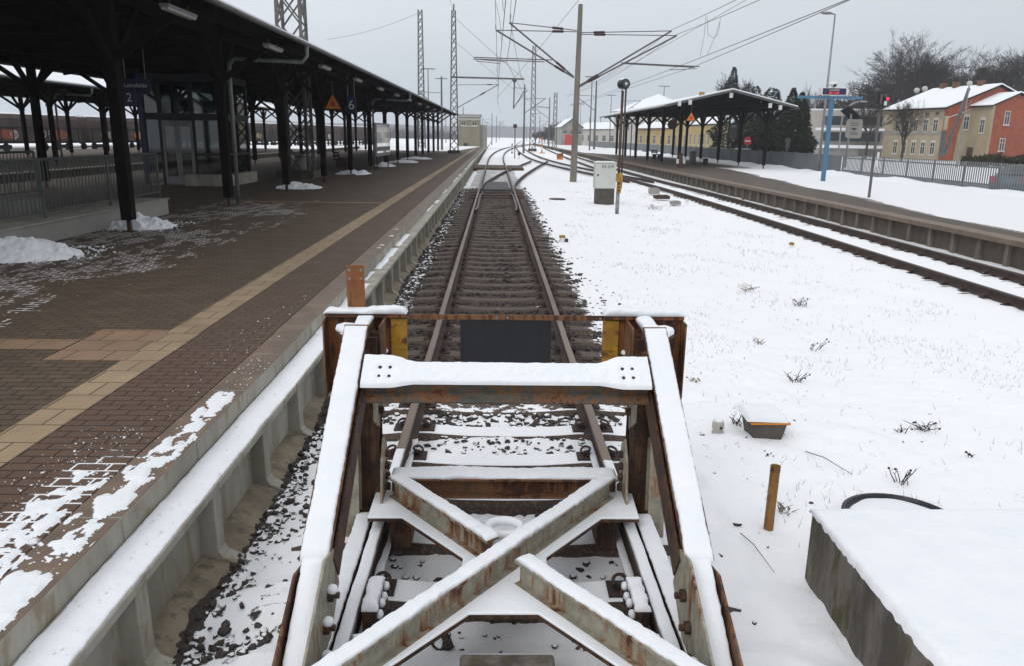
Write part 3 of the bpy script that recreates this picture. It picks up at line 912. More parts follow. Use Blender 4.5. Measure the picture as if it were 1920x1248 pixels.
# crumbs of snow thrown about at the broken edges
def crumbs(name, areas, seed):
    q = np.random.RandomState(seed); P = []; S = []
    for x0, x1, y0, y1, z, n, a, b in areas:
        for _ in range(n):
            x = x0 + (x1 - x0) * q.beta(2, 2.2); yv = q.uniform(y0, y1); s_ = q.uniform(a, b) * q.uniform(.4, 1)
            P.append((x, yv, z + s_ * .3)); S.append(s_)
    stones(name, np.array(P), np.array(S), 'snow')
crumbs('snow_crumbs', [(-2.72, -2.12, 1.8, 4.8, PZ, 420, .002, .010), (-2.1, -1.86, 1.8, 6.5, PZ, 260, .002, .010), (-2.5, -2.0, 4.5, 9, PZ, 80, .002, .010),
    (-1.85, -1.62, 1.5, 12, .262, 240, .003, .010), (-8.0, -5.9, 11.0, 12.9, PZ, 420, .006, .035), (-7.9, -6.1, 14.9, 16.6, PZ, 380, .006, .03), (-7.6, -6.0, 26.6, 28.6, PZ, 240, .006, .03),
    (-.75, -.62, 2.6, 5.6, -.14, 60, .004, .012), (.8, .95, 2.6, 5.6, -.14, 60, .004, .012)], 17)
# ------------------------------------------------------------------ buffer stop
bs = thing('buffer_stop', 'rusty steel buffer stop with snow capped raking legs and crossed beams', 'buffer stop', (CX, 4.2, -.15))
def legpt(x, Y, off=0.0):
    """a point on the raking leg's top face, off metres below it (square to the leg)"""
    z = .16 + .62 * (Y - 2.77)
    return Vector((x, Y + off * .527, z - off * .85))
LUP = Vector((0, -.527, .85))
for s in (-1, 1):
    x = CX + s * .875
    inn = -s
    # raking leg: wide upper beam, narrower foot
    mb = MB()
    mb.ibeam(legpt(x, 3.14, .065), legpt(x, 4.40, .065), .13, .14, .012, .012, LUP)
    leg = mb.build('leg', 'rust', bs, bevel=.003)
    mb = MB(); mb.prof(legpt(x, 2.15, .05), legpt(x, 3.18, .05), [(-.05, -.05), (.05, -.05), (.05, .05), (-.05, .05)], LUP)
    lf = mb.build('leg_foot', 'rust', bs, bevel=.004)
    mb = MB(); snowbar(legpt(x, 3.13), legpt(x, 4.39), .134, .024, LUP, mb=mb)
    snowbar(legpt(x, 2.12), legpt(x, 3.15), .102, .024, LUP, mb=mb)
    mb.build('snow_cap', 'snow', leg, smooth=True)
    # second flange line under the leg: the leg is a pair of channels
    mb = MB(); mb.bar(legpt(x + inn * .078, 3.16, .12), legpt(x + inn * .078, 4.2, .12), .012, .15, LUP)
    mb.build('leg_web', 'darksteel', bs)
    # side plates at the foot with their bolts
    for q in (-1, 1):
        xx = x + q * .062
        mb = MB()
        lo_ = 0 if q == inn else -.07
        pl = [(xx, 2.1, -.19), (xx, 2.1, -.01 + lo_), (xx, 3.05, .44 + lo_), (xx, 3.22, .40 + lo_), (xx, 3.3, .18), (xx, 2.75, -.19)]
        mb.prism([Vector(p) for p in pl], (.012 * q, 0, 0))
        pp = mb.build('side_plate', 'steelrust' if q == inn else 'rust', bs, bevel=.003); fix_normals(pp)
        if q == inn:
            for (yy, dz) in ((3.06, .08), (2.95, .10), (2.90, .20), (2.80, .10), (2.74, .205), (2.62, .10), (2.56, .21), (2.42, .11), (2.36, .215)):
                zz = .16 + .62 * (yy - 2.77) - dz
                b = MB()
                x0 = xx + .012 * q
                b.tube([(x0, yy, zz), (x0 + q * .026, yy, zz)], .029, 6)
                b.tube([(x0 + q * .02, yy, zz), (x0 + q * .05, yy, zz)], .015, 8)
                b.build('bolt', 'darksteel', pp)
                if rnd.random() < .75: MB().sphere((x0 + q * .02, yy, zz + .03), .03, 8, 6, 0, (.9, .9, .75)).build('bolt_snow', 'snow', pp, smooth=True)
    # upright
    mb = MB(); mb.ibeam((x + inn * .05, 4.46, -.15), (x + inn * .05, 4.46, 1.10), .13, .13, .012, .01, (0, 1, 0))
    mb.build('upright', 'darksteel', bs, bevel=.002)
    mb = MB(); mb.ibeam((x - inn * .05, 4.30, -.12), (x - inn * .05, 4.40, .98), .10, .10, .01, .01, (0, 1, 0))
    mb.build('upright', 'steelrust', bs, bevel=.002)
    # knuckled plates bolted on the upright (inner side)
    xx = x + inn * .13
    mb = MB(); mb.prism([(xx, 4.22, .02), (xx, 4.30, .36), (xx, 4.40, .47), (xx, 4.50, .40), (xx, 4.54, .05)], (.014 * inn, 0, 0))
    kp = mb.build('knee_plate', 'steelrust', bs, bevel=.003); fix_normals(kp)
    mb = MB(); mb.prism([(xx - inn * .03, 4.28, .62), (xx - inn * .03, 4.28, .80), (xx - inn * .03, 4.42, .92), (xx - inn * .03, 4.5, .70), (xx - inn * .03, 4.44, .52)], (.014 * inn, 0, 0))
    kq = mb.build('knee_plate', 'steelrust', bs, bevel=.003); fix_normals(kq)
    for par, x0, pts in ((kp, xx + .014 * inn, ((4.42, .36), (4.40, .29), (4.40, .22), (4.40, .15))), (kq, xx - inn * .03 + .014 * inn, ((4.38, .80), (4.40, .72), (4.42, .64)))):
        for yy, zz in pts:
            b = MB(); b.tube([(x0, yy, zz), (x0 + inn * .028, yy, zz)], .024, 6); b.build('bolt', 'darksteel', par)
    # buffer plate with ribs behind
    xc = CX + s * .885
    mb = MB()
    mb.b2(xc - .255, xc + .255, 4.80, 4.835, .62, 1.155)
    mb.b2(xc - s * .255 + s * .10 * 0, xc + s * .255, 4.76, 4.80, 1.125, 1.155)
    pl = mb.build('buffer_plate', 'rustorange', bs, bevel=.003)
    mb = MB(); mb.b2(xc - s * .257, xc - s * .155, 4.786, 4.797, .60, 1.115)
    mb.box((xc - s * .206, 4.783, .93), (.10, .008, .012)); mb.box((xc - s * .206, 4.783, .80), (.10, .008, .012))
    mb.build('yellow_edge', 'yellow', pl, bevel=.003)
    mb = MB(); mb.b2(xc + s * .243, xc + s * .255, 4.68, 4.80, .63, 1.12)
    mb.build('side_flange', 'rust', pl, bevel=.002)
    mb = MB()
    for dx in (-.02, .05): mb.b2(x + inn * .06 + dx * inn, x + inn * .06 + dx * inn + .012, 4.50, 4.80, .66, 1.13)
    mb.b2(x - .06, x + .06, 4.42, 4.80, 1.03, 1.07)
    mb.build('stiffener', 'rust', pl, bevel=.002)
    for dx, zz in ((-.01, .98), (-.01, .82), (.10, .90)):
        b = MB(); x0 = xc - s * .02 + inn * dx
        b.tube([(x0, 4.80, zz), (x0, 4.755, zz)], .022, 6); b.tube([(x0, 4.77, zz), (x0, 4.725, zz)], .012, 8)
        b.sphere((x0, 4.75, zz + .02), .022, 8, 6, 1, (1, 1.4, .8))
        b.build('bolt', ['darksteel', 'snow'], pl)
    # snow on the plate top, on the bracket and the rounded corner plate
    mb = MB(); snowbar((xc - .262, 4.795, 1.155), (xc + .262, 4.795, 1.155), .10, .034, mb=mb, jag=.004)
    snowbar((x, 4.42, 1.115), (x, 4.77, 1.12), .10, .035, mb=mb)
    mb.build('snow_cap', 'snow', pl, smooth=True)
    ps = [(x - inn * .05, 4.40), (x - inn * .05, 4.66), (x - inn * .13, 4.68), (x - inn * .165, 4.62), (x - inn * .16, 4.57)]
    mb = MB(); mb.prism([(a, b, 1.07) for a, b in ps], (0, 0, .012)); cp = mb.build('corner_plate', 'rust', bs); fix_normals(cp)
    mb = MB(); mb.prism([(a, b, 1.083) for a, b in ps], (0, 0, .035)); q = mb.build('snow_cap', 'snow', cp, smooth=False, bevel=.015); fix_normals(q)
    # sole beams along the rail, clamp blocks on the rail
    xb = x - s * .03
    mb = MB(); mb.ibeam((xb, 2.2, -.06), (xb, 4.62, -.06), .15, .10, .012, .01)
    sb = mb.build('sole_beam', 'darksteel', bs, bevel=.002)
    snowbar((xb, 2.2, .016), (xb, 4.3, .016), .10, .02).build('snow_cap', 'snow', sb, smooth=True)
    for yy, ln in ((3.42, .30), (2.92, .34), (2.45, .2)):
        xr = CX + s * .66
        mb = MB(); mb.box((xr, yy, -.03), (.07, ln, .13)); cb = mb.build('clamp_block', 'darksteel', bs, bevel=.01)
        m2 = MB(); snowbar((xr, yy - ln / 2, .034), (xr, yy + ln / 2, .034), .075, .03, mb=m2, jag=.012)
        for k in range(4): m2.sphere((xr - s * .045, yy - ln / 2 + (k + .5) * ln / 4, -.005 + .012 * (k % 2)), .028, 8, 6, 0, (.7, 1, .8))
        m2.build('snow_cap', 'snow', cb, smooth=True)
        for k in range(4):
            b = MB(); b.tube([(xr - s * .03, yy - ln / 2 + (k + .5) * ln / 4, -.03), (xr - s * .062, yy - ln / 2 + (k + .5) * ln / 4, -.03)], .02, 6)
            b.build('bolt', 'darksteel', cb)

# crossbeam lying on the legs, flared and bolted at both ends
def lp(x, Y, lift=0): return legpt(x, Y, -lift)
xa, xb = CX - .815, CX + .815
def beam_outline(grow=0, lift=0):
    a, b = 4.025, 4.15
    pts = [(xa, a - .02), (xa + .16, a - .022), (xa + .30, a), (xb - .30, a), (xb - .16, a - .022), (xb, a - .02), (xb, b + .05), (xb - .16, b + .045), (xb - .30, b), (xa + .30, b), (xa + .16, b + .045), (xa, b + .05)]
    return [legpt(p, q, -lift) for p, q in pts]
mb = MB(); mb.prism(beam_outline(), LUP * -.014)
cbm = mb.build('crossbeam', 'darksteel', bs); fix_normals(cbm)
mb = MB()
mb.bar(legpt(xa + .02, 4.045, .05), legpt(xb - .02, 4.045, .05), .014, .085, LUP)
mb.bar(legpt(xa + .02, 4.01, .10), legpt(xb - .02, 4.01, .10), .07, .012, LUP)
mb.bar(legpt(xa + .02, 4.135, .06), legpt(xb - .02, 4.135, .06), .014, .10, LUP)
mb.build('beam_web', 'beamsteel', cbm)
# snow on it: smooth grid following the outline
mb = MB(); nx_, ny_ = 80, 10
def csn(u, v):
    X = xa + .02 + (xb - xa - .04) * u
    e = min(X - xa, xb - X)
    fl = max(0, min(1, (.32 - e) / .16)); fl = fl * fl * (3 - 2 * fl)
    a = 4.021 - .022 * fl; b = 4.155 + .048 * fl
    v2 = v
    Yv = a + (b - a) * v2
    t = .024 * (max(0, 1 - abs(2 * v2 - 1) ** 8)) ** .5 * (1 + .28 * fbm((X, Yv, 3), 24, 4))
    for sgn in (-1, 1):
        for dx, dy in ((.10, .085), (.155, .085), (.10, .03), (.155, .03)):
            d2 = (X - (CX + sgn * (.80 - dx - .0))) ** 2 + (Yv - (4.03 + dy)) ** 2
            t -= .014 * math.exp(-d2 / .00016)
    return legpt(X, Yv, -t + .003)
snowsheet(csn, 160, 22, mb); mb.build('snow_cap', 'snow', cbm, smooth=True)
for sgn in (-1, 1):
    for dx, dy in ((.10, .085), (.155, .085), (.10, .03), (.155, .03)):
        X = CX + sgn * (.80 - dx); Yv = 4.03 + dy
        b = MB(); b.tube([legpt(X, Yv, 0), legpt(X, Yv, -.016)], .010, 6); b.build('bolt', 'darksteel', cbm)

# thin bar between the buffer plates, with the black plate hung on it
mb = MB(); mb.b2(-.60, .74, 4.842, 4.852, 1.098, 1.132)
hb = mb.build('target_bar', 'rust', bs, bevel=.002)
for X in (-.55, .02, .09, .69):
    b = MB(); b.tube([(X, 4.842, 1.115), (X, 4.83, 1.115)], .009, 8, m=0); b.build('bolt', 'galv', hb)
mb = MB(); mb.b2(-.215, .375, 4.856, 4.868, .70, 1.12)
mb.build('target_plate', 'blackplate', bs, bevel=.003)
# upright flat with four holes on the left buffer plate
mb = MB(); mb.b2(-.935, -.822, 4.845, 4.857, .95, 1.445)
fp = mb.build('sign_holder', 'rustorange', bs, bevel=.002)
for X, zz in ((-.915, 1.415), (-.842, 1.415), (-.915, 1.36), (-.842, 1.36)):
    b = MB(); b.tube([(X, 4.846, zz), (X, 4.840, zz)], .009, 8); b.build('hole_cap', 'galv', fp)

# crossed beams and their snowy gusset plate
zt, zb = .24, .095
def xbeam(p0, p1, nm='cross_brace'):
    a, b = Vector((*p0, (zt + zb) / 2)), Vector((*p1, (zt + zb) / 2))
    mb = MB(); mb.ibeam(a, b, zt - zb, .085, .016, .010)
    o = mb.build(nm, 'steelrust', bs, bevel=.002)
    snowbar(Vector((*p0, zt)), Vector((*p1, zt)), .084, .020, mb=None, jag=.005).build('snow_cap', 'snow', o, smooth=True)
xbeam((.72, 4.36), (-.72, 2.50))
xbeam((-.60, 4.37), (.005, 3.60))
xbeam((.145, 3.42), (.90, 2.46))
mb = MB(); mb.ibeam((-.62, 4.42, .16), (.77, 4.42, .16), .13, .16, .014, .012)
tb = mb.build('transverse_beam', 'rust', bs, bevel=.002)
mb = MB(); snowbar((-.62, 4.42, .225), (.77, 4.42, .225), .162, .022, mb=mb); mb.build('snow_cap', 'snow', tb, smooth=True)
gp = [(-.72, 4.08), (-.52, 4.08), (-.15, 3.64), (-.155, 3.48), (-.45, 3.10), (-.80, 2.66), (-.56, 2.62), (-.10, 3.15), (.22, 3.15), (.72, 2.56), (.98, 2.62), (.60, 3.10), (.285, 3.48), (.29, 3.65), (.64, 4.08), (.86, 4.08), (.88, 4.62), (.55, 4.62), (.55, 4.47), (.5, 4.30), (.12, 3.93), (.02, 3.93), (-.36, 4.30), (-.40, 4.47), (-.40, 4.62), (-.72, 4.62)]
mb = MB(); mb.prism([(a, b, .078) for a, b in gp], (0, 0, .016))
gpo = mb.build('gusset_plate', 'darksteel', bs); fix_normals(gpo)
mb = MB(); mb.prism([(a, b, .0945) for a, b in gp], (0, 0, .015))
q = mb.build('snow_cap', 'snow', gpo, bevel=.007); fix_normals(q); q.modifiers['bevel'].segments = 3
# lifting eye
mb = MB(); pts = [(.07 + .095 * math.cos(a), 3.86 + .085 * math.sin(a), .16) for a in [k / 20 * 2 * math.pi for k in range(21)]]
mb.tube(pts, .026, 8, caps=False); mb.build('lifting_eye', 'snow', bs, smooth=True)
# concrete block in the pit below
mb = MB(); mb.b2(-.14, .29, 2.4, 3.06, -.34, -.04); mb.build('foot_block', 'mossy', bs, bevel=.015)
mb = MB(); mb.tube([(-.2, 2.72, -.1), (.35, 2.72, -.1)], .05, 10); mb.build('foot_bar', 'darksteel', bs)
# tie plate under the transverse beam end: posts below the corner plates
for s in (-1, 1):
    mb = MB(); mb.b2(CX + s * .62 - .06, CX + s * .62 + .06, 4.2, 4.5, -.16, .078); mb.build('chair_block', 'darksteel', bs)
# ------------------------------------------------------------------ platform canopies
def canopy(name, label, xf, xb, ef, eb, ze, zr, zp, Ys, y0, y1, dps, group, loc, rot=0, snow_t=.06, tint='timber'):
    root = thing(name, label, 'canopy', loc, 0, group)
    xm = (xf + xb) / 2
    def zroof(x): return ze + (zr - ze) * (1 - abs(x - xm) / abs(ef - xm))
    sg = 1 if ef > xf else -1
    # roof shell, boards below
    P1 = [(ef, ze), (xm, zr), (eb, ze), (eb, ze - .05), (xm, zr - .07), (ef, ze - .05)]
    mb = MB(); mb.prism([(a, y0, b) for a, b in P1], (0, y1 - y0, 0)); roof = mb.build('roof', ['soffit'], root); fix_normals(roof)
    mb = MB(); P2 = [(ef, ze + .004), (xm, zr + .004), (eb, ze + .004), (eb, ze + snow_t), (xm, zr + snow_t), (ef, ze + snow_t)]
    mb.prism([(a, y0 + .02, b) for a, b in P2], (0, y1 - y0 - .04, 0)); sn = mb.build('roof_snow', 'snow', roof); fix_normals(sn)
    for yy in (y0 - .02, y1):
        mb = MB()
        for a in (ef, eb): mb.bar((a, yy + .01, ze - .03), (xm, yy + .01, zr - .04), .03, .15)
        mb.build('verge_board', 'zinc' if yy < y1 else tint, roof)
    # gutters
    for e in (ef, eb):
        o = sg if e == ef else -sg
        mb = MB(); rr = []
        for yy in np.linspace(y0, y1, 24):
            rr.append([Vector((e + o * .065 + .075 * math.cos(a), yy, ze - .035 + .075 * math.sin(a))) for a in [math.pi * (1 + k / 8) for k in range(9)]] + [Vector((e + o * .065 + .066 * math.cos(a), yy, ze - .03 + .06 * math.sin(a))) for a in [math.pi * (2 - k / 8) for k in range(9)]])
        mb.rings(rr); g = mb.build('gutter', 'zinc', root, smooth=True)
    # long beams
    for x in (xf, xb):
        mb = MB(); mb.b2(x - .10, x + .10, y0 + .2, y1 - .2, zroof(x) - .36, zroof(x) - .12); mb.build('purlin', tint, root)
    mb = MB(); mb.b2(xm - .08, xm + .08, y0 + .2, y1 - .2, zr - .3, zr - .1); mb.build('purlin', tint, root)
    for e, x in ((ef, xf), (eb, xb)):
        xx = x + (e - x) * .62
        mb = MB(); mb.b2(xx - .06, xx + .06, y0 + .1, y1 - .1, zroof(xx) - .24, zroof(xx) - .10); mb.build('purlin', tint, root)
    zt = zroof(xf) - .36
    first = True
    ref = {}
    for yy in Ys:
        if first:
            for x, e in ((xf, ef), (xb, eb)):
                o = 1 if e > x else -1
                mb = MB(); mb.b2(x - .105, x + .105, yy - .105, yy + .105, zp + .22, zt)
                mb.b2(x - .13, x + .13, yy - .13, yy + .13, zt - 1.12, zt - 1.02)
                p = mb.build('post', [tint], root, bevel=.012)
                m2 = MB(); m2.b2(x - .035, x + .035, yy - .035, yy + .035, zp - .05, zp + .22); m2.b2(x - .09, x + .09, yy - .09, yy + .09, zp, zp + .012)
                m2.build('post_foot', 'darksteel', p)
                for q in (-1, 1):
                    m2 = MB(); m2.bar((x, yy + q * .08, zt - 1.05), (x, yy + q * 1.15, zt + .02), .11, .13); m2.build('brace', tint, p)
                m2 = MB(); m2.bar((x + o * .08, yy, zt - 1.0), (x + (e - x) * .66, yy, zroof(x + (e - x) * .66) - .22), .11, .13); m2.build('brace', tint, p)
                m2 = MB(); m2.bar((x - o * .08, yy, zt - .95), (x - o * 1.15, yy, zt + .04), .11, .13); m2.build('brace', tint, p)
                ref[x] = p
            mb = MB(); mb.b2(min(xf, xb) - .2, max(xf, xb) + .2, yy - .08, yy + .08, zt + .01, zt + .2)
            for a, e in ((xm, ef), (xm, eb)):
                mb.bar((a, yy, zr - .17), (e + (-.12 if e > a else .12), yy, ze - .12), .12, .16)
            mb.bar((xm, yy, zt + .1), (xm, yy, zr - .2), .12, .12)
            for o in (-1, 1): mb.bar((xm, yy, zt + .2), (xm + o * 1.7, yy, zroof(xm + 1.7) - .2), .09, .10)
            ref['t'] = mb.build('truss', tint, root)
            first = False; yref = yy
        else:
            for o in ref.values():
                c = copy_tree(o, root); c.location = (0, yy - yref, 0)
    # down pipes
    for yy in dps:
        mb = MB()
        px_ = xf + sg * .16 if sg > 0 else xf + sg * .16
        pts = [(ef + sg * .065, yy + .0, ze - .09), (ef + sg * .065, yy, ze - .34), (ef - sg * .05, yy, ze - .48), (px_ + sg * .14, yy, zt - .50 + .02), (px_ + .02, yy, zt - .62), (px_, yy, zt - .80), (px_, yy, zp)]
        mb.tube(pts, .052, 10); mb.build('down_pipe', 'pipe', root, smooth=True)
    if rot: root.rotation_euler = (0, 0, rot); WM[root.name] = Matrix.Translation(Vector(loc)) @ Matrix.Rotation(rot, 4, 'Z')
    return root
YL = [9.4 + 5.5 * k for k in range(15)]
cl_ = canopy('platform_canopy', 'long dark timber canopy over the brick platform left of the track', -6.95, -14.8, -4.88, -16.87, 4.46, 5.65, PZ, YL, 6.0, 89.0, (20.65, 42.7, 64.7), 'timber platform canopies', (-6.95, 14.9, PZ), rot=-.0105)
c2 = copy_tree(cl_, None, (-6.95 - 16.3, 14.9, PZ), 0.0, 'second timber canopy seen behind the first across the far left tracks')

# lamps under the eave
def lamp_under(x, y, z, label):
    mb = MB(); mb.box((x, y, z), (.16, 1.25, .05)); t = tag(mb.build('canopy_lamp', 'galv', loc=(x, y, z), bevel=.006), label, 'ceiling lamp', 'lamps along the left canopy eave')
    mb = MB(); mb.box((x, y, z - .045), (.13, 1.2, .05)); mb.build('diffuser', 'lampwhite', t, bevel=.012)
    mb = MB(); mb.box((x, y - .4, z + .06), (.03, .03, .14)); mb.box((x, y + .4, z + .06), (.03, .03, .14)); mb.build('bracket', 'darksteel', t)
lab = ['long tube lamp under the eave nearest the camera', 'tube lamp beside the first down pipe elbow', 'third tube lamp along the eave, beyond the down pipe', 'fourth tube lamp along the eave, above the orange triangle sign', 'fifth tube lamp along the eave, past the number six sign']
for k in range(12):
    yy = 14.9 + 5.5 * k - .8
    lamp_under(-5.35 + (yy - 15) * .0105, yy, 4.22, lab[k] if k < 5 else 'small far lamp under the left canopy eave near its distant end')

# platform two and the ground between
mb = MB(); mb.b2(-40, -20.6, -3, 120, -.3, PZ); struct(mb.build('platform_paving', 'paving'))
w2 = thing('platform_edge_wall', 'low grey wall of the second platform seen between the left canopy posts', 'platform wall', (-20.5, 40, -.2))
mb = MB(); mb.b2(-20.6, -20.4, -3, 120, -.3, PZ); mb.build('wall_panel', 'dirtywall', w2)
mb = MB(); mb.b2(-20.75, -20.33, -3, 120, PZ, PZ + .05); mb.build('coping', 'concrete', w2)

# stair parapet and its railings
pw = thing('stair_parapet', 'low rendered wall around the stairs behind the front snow piles', 'low wall', (-7.9, 14, PZ))
mb = MB(); mb.b2(-8.35, -7.55, 6.0, 18.2, PZ, .72); mb.build('wall', 'plaster_g', pw, bevel=.01)
mb = MB(); mb.b2(-8.38, -7.52, 5.9, 18.23, .72, .745); mb.build('coping', 'concrete', pw)
mb = MB(); mb.b2(-11.0, -10.4, 6.0, 18.2, PZ, .72); mb.build('wall', 'plaster_g', pw)
def railing(x, y0, y1, label, gap=False):
    t = thing('railing', label, 'railing', (x, y0, .745), 0, 'stair railings')
    mb = MB(); mb.tube([(x, y0, 1.74), (x, y1, 1.74)], .024, 8); mb.build('top_rail', 'greyrail', t)
    mb = MB(); mb.tube([(x, y0, .86), (x, y1, .86)], .018, 8); mb.build('bottom_rail', 'greyrail', t)
    pr = None; k = 0; yy = y0 + .05
    n = int((y1 - y0) / 2)
    for k in range(n + 1):
        yy = y0 + (y1 - y0) * k / n
        if pr is None:
            mb = MB(); mb.b2(x - .022, x + .022, yy - .022, yy + .022, .745, 1.73); pr = mb.build('post', 'greyrail', t)
        else:
            c = pr.copy(); COL.objects.link(c); c.parent = t; c.location = (0, yy - y0, 0)
    br_ = None; nb = min(98, int((y1 - y0) / .125))
    for k in range(1, nb):
        yy = y0 + (y1 - y0) * k / nb
        if br_ is None:
            mb = MB(); mb.tube([(x, yy, .86), (x, yy, 1.73)], .010, 6, caps=False); br_ = mb.build('bar', 'greyrail', t); yb = yy
        else:
            c = br_.copy(); COL.objects.link(c); c.parent = t; c.location = (0, yy - yb, 0)
railing(-7.85, 6.6, 18.5, 'grey green barred railing on the parapet nearest the track')
railing(-10.65, 6.6, 18.5, 'darker barred railing on the far side of the stairs')

# glazed lift tower
lt = thing('lift_tower', 'glazed lift tower with dark frame and grey door under the left canopy', 'lift', (-10.9, 29.3, PZ))
x0, x1, y0_, y1_ = -12.3, -9.55, 28.1, 30.9
mb = MB(); mb.b2(x0, x1, y0_, y1_, PZ - .05, .40); mb.b2(x1 - 1.3, x1 + .28, y0_ - .35, y1_, PZ, .78); mb.build('plinth', 'concrete', lt, bevel=.012)
mb = MB()
for x in (x0, -11.65, -10.55, x1):
    for y in (y0_, y1_): mb.b2(x - .06, x + .06, y - .06, y + .06, .40, 4.1)
for z in (2.75, 4.05):
    mb.b2(x0, x1, y0_ - .055, y0_ + .05, z - .13, z + .1); mb.b2(x0, x1, y1_ - .05, y1_ + .055, z - .13, z + .1)
    mb.b2(x0 - .055, x0 + .05, y0_, y1_, z - .13, z + .1); mb.b2(x1 - .05, x1 + .055, y0_, y1_, z - .13, z + .1)
mb.b2(x0, x1, y0_ - .05, y0_ + .03, 1.42, 1.5); mb.b2(x1 - .03, x1 + .05, y0_, y1_, 1.42, 1.5)
mb.build('frame', 'black', lt)
for xq in (x1 - .03, x0 + .03): MB().b2(xq - .09, xq + .09, y0_ - .08, y0_ + .1, .78, 4.15).build('blue_pillar', 'signblue', lt)
for a in ((x0, y0_, -11.65, y0_), (-10.55, y0_, x1, y0_), (x1, y0_, x1, y1_), (x0, y0_, x0, y1_), (x0, y1_, x1, y1_)):
    mb = MB()
    if a[1] == a[3]: mb.b2(a[0] + .06, a[2] - .06, a[1] - .006, a[1] + .006, .8, 4.0)
    else: mb.b2(a[0] - .006, a[0] + .006, a[1] + .06, a[3] - .06, .8, 4.0)
    mb.build('glass_pane', 'cglass', lt)
dr = None
for q in (0, 1):
    xa_ = -11.6 + q * .53
    mb = MB(); mb.b2(xa_, xa_ + .08, y0_ - .09, y0_ - .06, .42, 2.6); mb.b2(xa_ + .43, xa_ + .52, y0_ - .09, y0_ - .06, .42, 2.6); mb.b2(xa_ + .08, xa_ + .43, y0_ - .09, y0_ - .06, .42, .7); mb.b2(xa_ + .08, xa_ + .43, y0_ - .09, y0_ - .06, 2.4, 2.6)
    d_ = mb.build('door', 'galv', lt)
    mb = MB(); mb.b2(xa_ + .08, xa_ + .43, y0_ - .078, y0_ - .068, .7, 2.4); mb.build('door_pane', 'cglass', d_)

# hanging signs
def hang_sign(name, label, cat, px, py, Y, wpx, h, text, tsize, rods=True):
    c = atY(px, py, Y); k = Y * .97 / FPX
    wd = wpx * k
    t = thing(name, label, cat, c)
    mb = MB(); mb.b2(c.x - wd / 2, c.x + wd / 2, Y - .03, Y + .03, c.z - h / 2, c.z + h / 2); b = mb.build('panel', 'signblue', t, bevel=.006)
    writing(text, tsize, (c.x, Y - .033, c.z), (1, 0, 0), (0, 0, 1), b)
    if rods:
        mb = MB()
        for q in (-.35, .35): mb.tube([(c.x + q * wd, Y, c.z + h / 2), (c.x + q * wd, Y, 4.62)], .014, 6)
        mb.build('hanger', 'galv', t)
    return t
hang_sign('platform_number_sign', 'dark blue sign with a white 6 hanging from the left canopy', 'sign', 659, 198, 33.2, 17, .66, '6', .52)
hang_sign('platform_number_sign', 'dim blue sign with a grey 2 behind the leaning front post', 'sign', 243, 184, 24.6, 24, .5, '2', .36, False)
hang_sign('station_sign', 'long dim blue name sign hanging beside the lift tower', 'sign', 255, 161, 24.8, 52, .40, 'Leinefelde', .17)

def warn_sign(label, px, py, Y, size):
    c = atY(px, py, Y)
    t = thing('warning_sign', label, 'warning sign', c)
    h = size * .87
    def tri(s, y): return [(c.x - s / 2, y, c.z - h / 2 * s / size), (c.x + s / 2, y, c.z - h / 2 * s / size), (c.x, y, c.z + h / 2 * s / size)]
    mb = MB(); mb.prism(tri(size, Y), (0, .02, 0)); q = mb.build('border', 'black', t); fix_normals(q)
    mb = MB(); mb.prism(tri(size * .88, Y - .006), (0, .01, 0)); q = mb.build('face', 'orange', t); fix_normals(q)
    mb = MB(); s = size
    mb.prism([(c.x - .04 * s, Y - .010, c.z - .26 * s), (c.x + .10 * s, Y - .010, c.z - .26 * s), (c.x + .13 * s, Y - .010, c.z - .13 * s), (c.x + .05 * s, Y - .010, c.z - .02 * s), (c.x + .06 * s, Y - .010, c.z + .10 * s), (c.x - .03 * s, Y - .010, c.z + .02 * s), (c.x - .13 * s, Y - .010, c.z - .12 * s), (c.x - .11 * s, Y - .010, c.z - .20 * s)], (0, .006, 0))
    q = mb.build('symbol', 'redsign', t); fix_normals(q)
    mb = MB(); mb.b2(c.x - .02, c.x + .02, Y + .02, Y + .05, c.z - .2, c.z + .75); mb.build('hanger', 'darksteel', t)
warn_sign('orange triangular warning sign hanging under the left canopy', 624, 191, 31.0, .68)

# things standing under the left canopy
mb = MB()
c = atY(596, 318, 37.5)
def waste_bin(x, y, z, label, mat):
    t = thing('waste_bin', label, 'bin', (x, y, z))
    mb = MB(); mb.rings([[Vector((x + r * math.cos(a), y + r * math.sin(a), z + h)) for a in [k / 14 * 2 * math.pi for k in range(14)]] for r, h in ((.24, 0), (.26, .05), (.26, .85), (.23, .95), (.1, 1.02))]); mb.build('body', mat, t, smooth=True)
    mb = MB(); mb.tube([(x, y, z + .86), (x, y, z + .90)], .275, 14); mb.build('rim', 'darksteel', t)
waste_bin(-8.35, 34.2, PZ, 'round grey bin beside the lattice tower footing', 'plaster_g')
t = thing('display_case', 'glazed timetable case on two legs between the left canopy posts', 'display case', (-6.75, 43.2, PZ))
a, b = atY(703, 268, 42.0), atY(729, 268, 46.5)
mb = MB(); mb.bar((a.x, a.y, 1.95), (b.x, b.y, 1.95), .12, 1.75); mb.build('case', 'galv', t, bevel=.02)
for q in (-.08, .08):
    mb = MB(); mb.bar((a.x + q, a.y + .15, 1.95), (b.x + q, b.y - .15, 1.95), .012, 1.5); mb.build('pane', 'cglass', t)
    mb = MB(); mb.bar((a.x + q * .85, a.y + .25, 2.0), (b.x + q * .85, b.y - .25, 2.0), .01, 1.2); mb.build('poster', 'plaster_w', t)
for f in (.1, .9):
    p = a.lerp(b, f); mb = MB(); mb.b2(p.x - .03, p.x + .03, p.y - .03, p.y + .03, PZ, 1.1); mb.build('leg', 'darksteel', t)
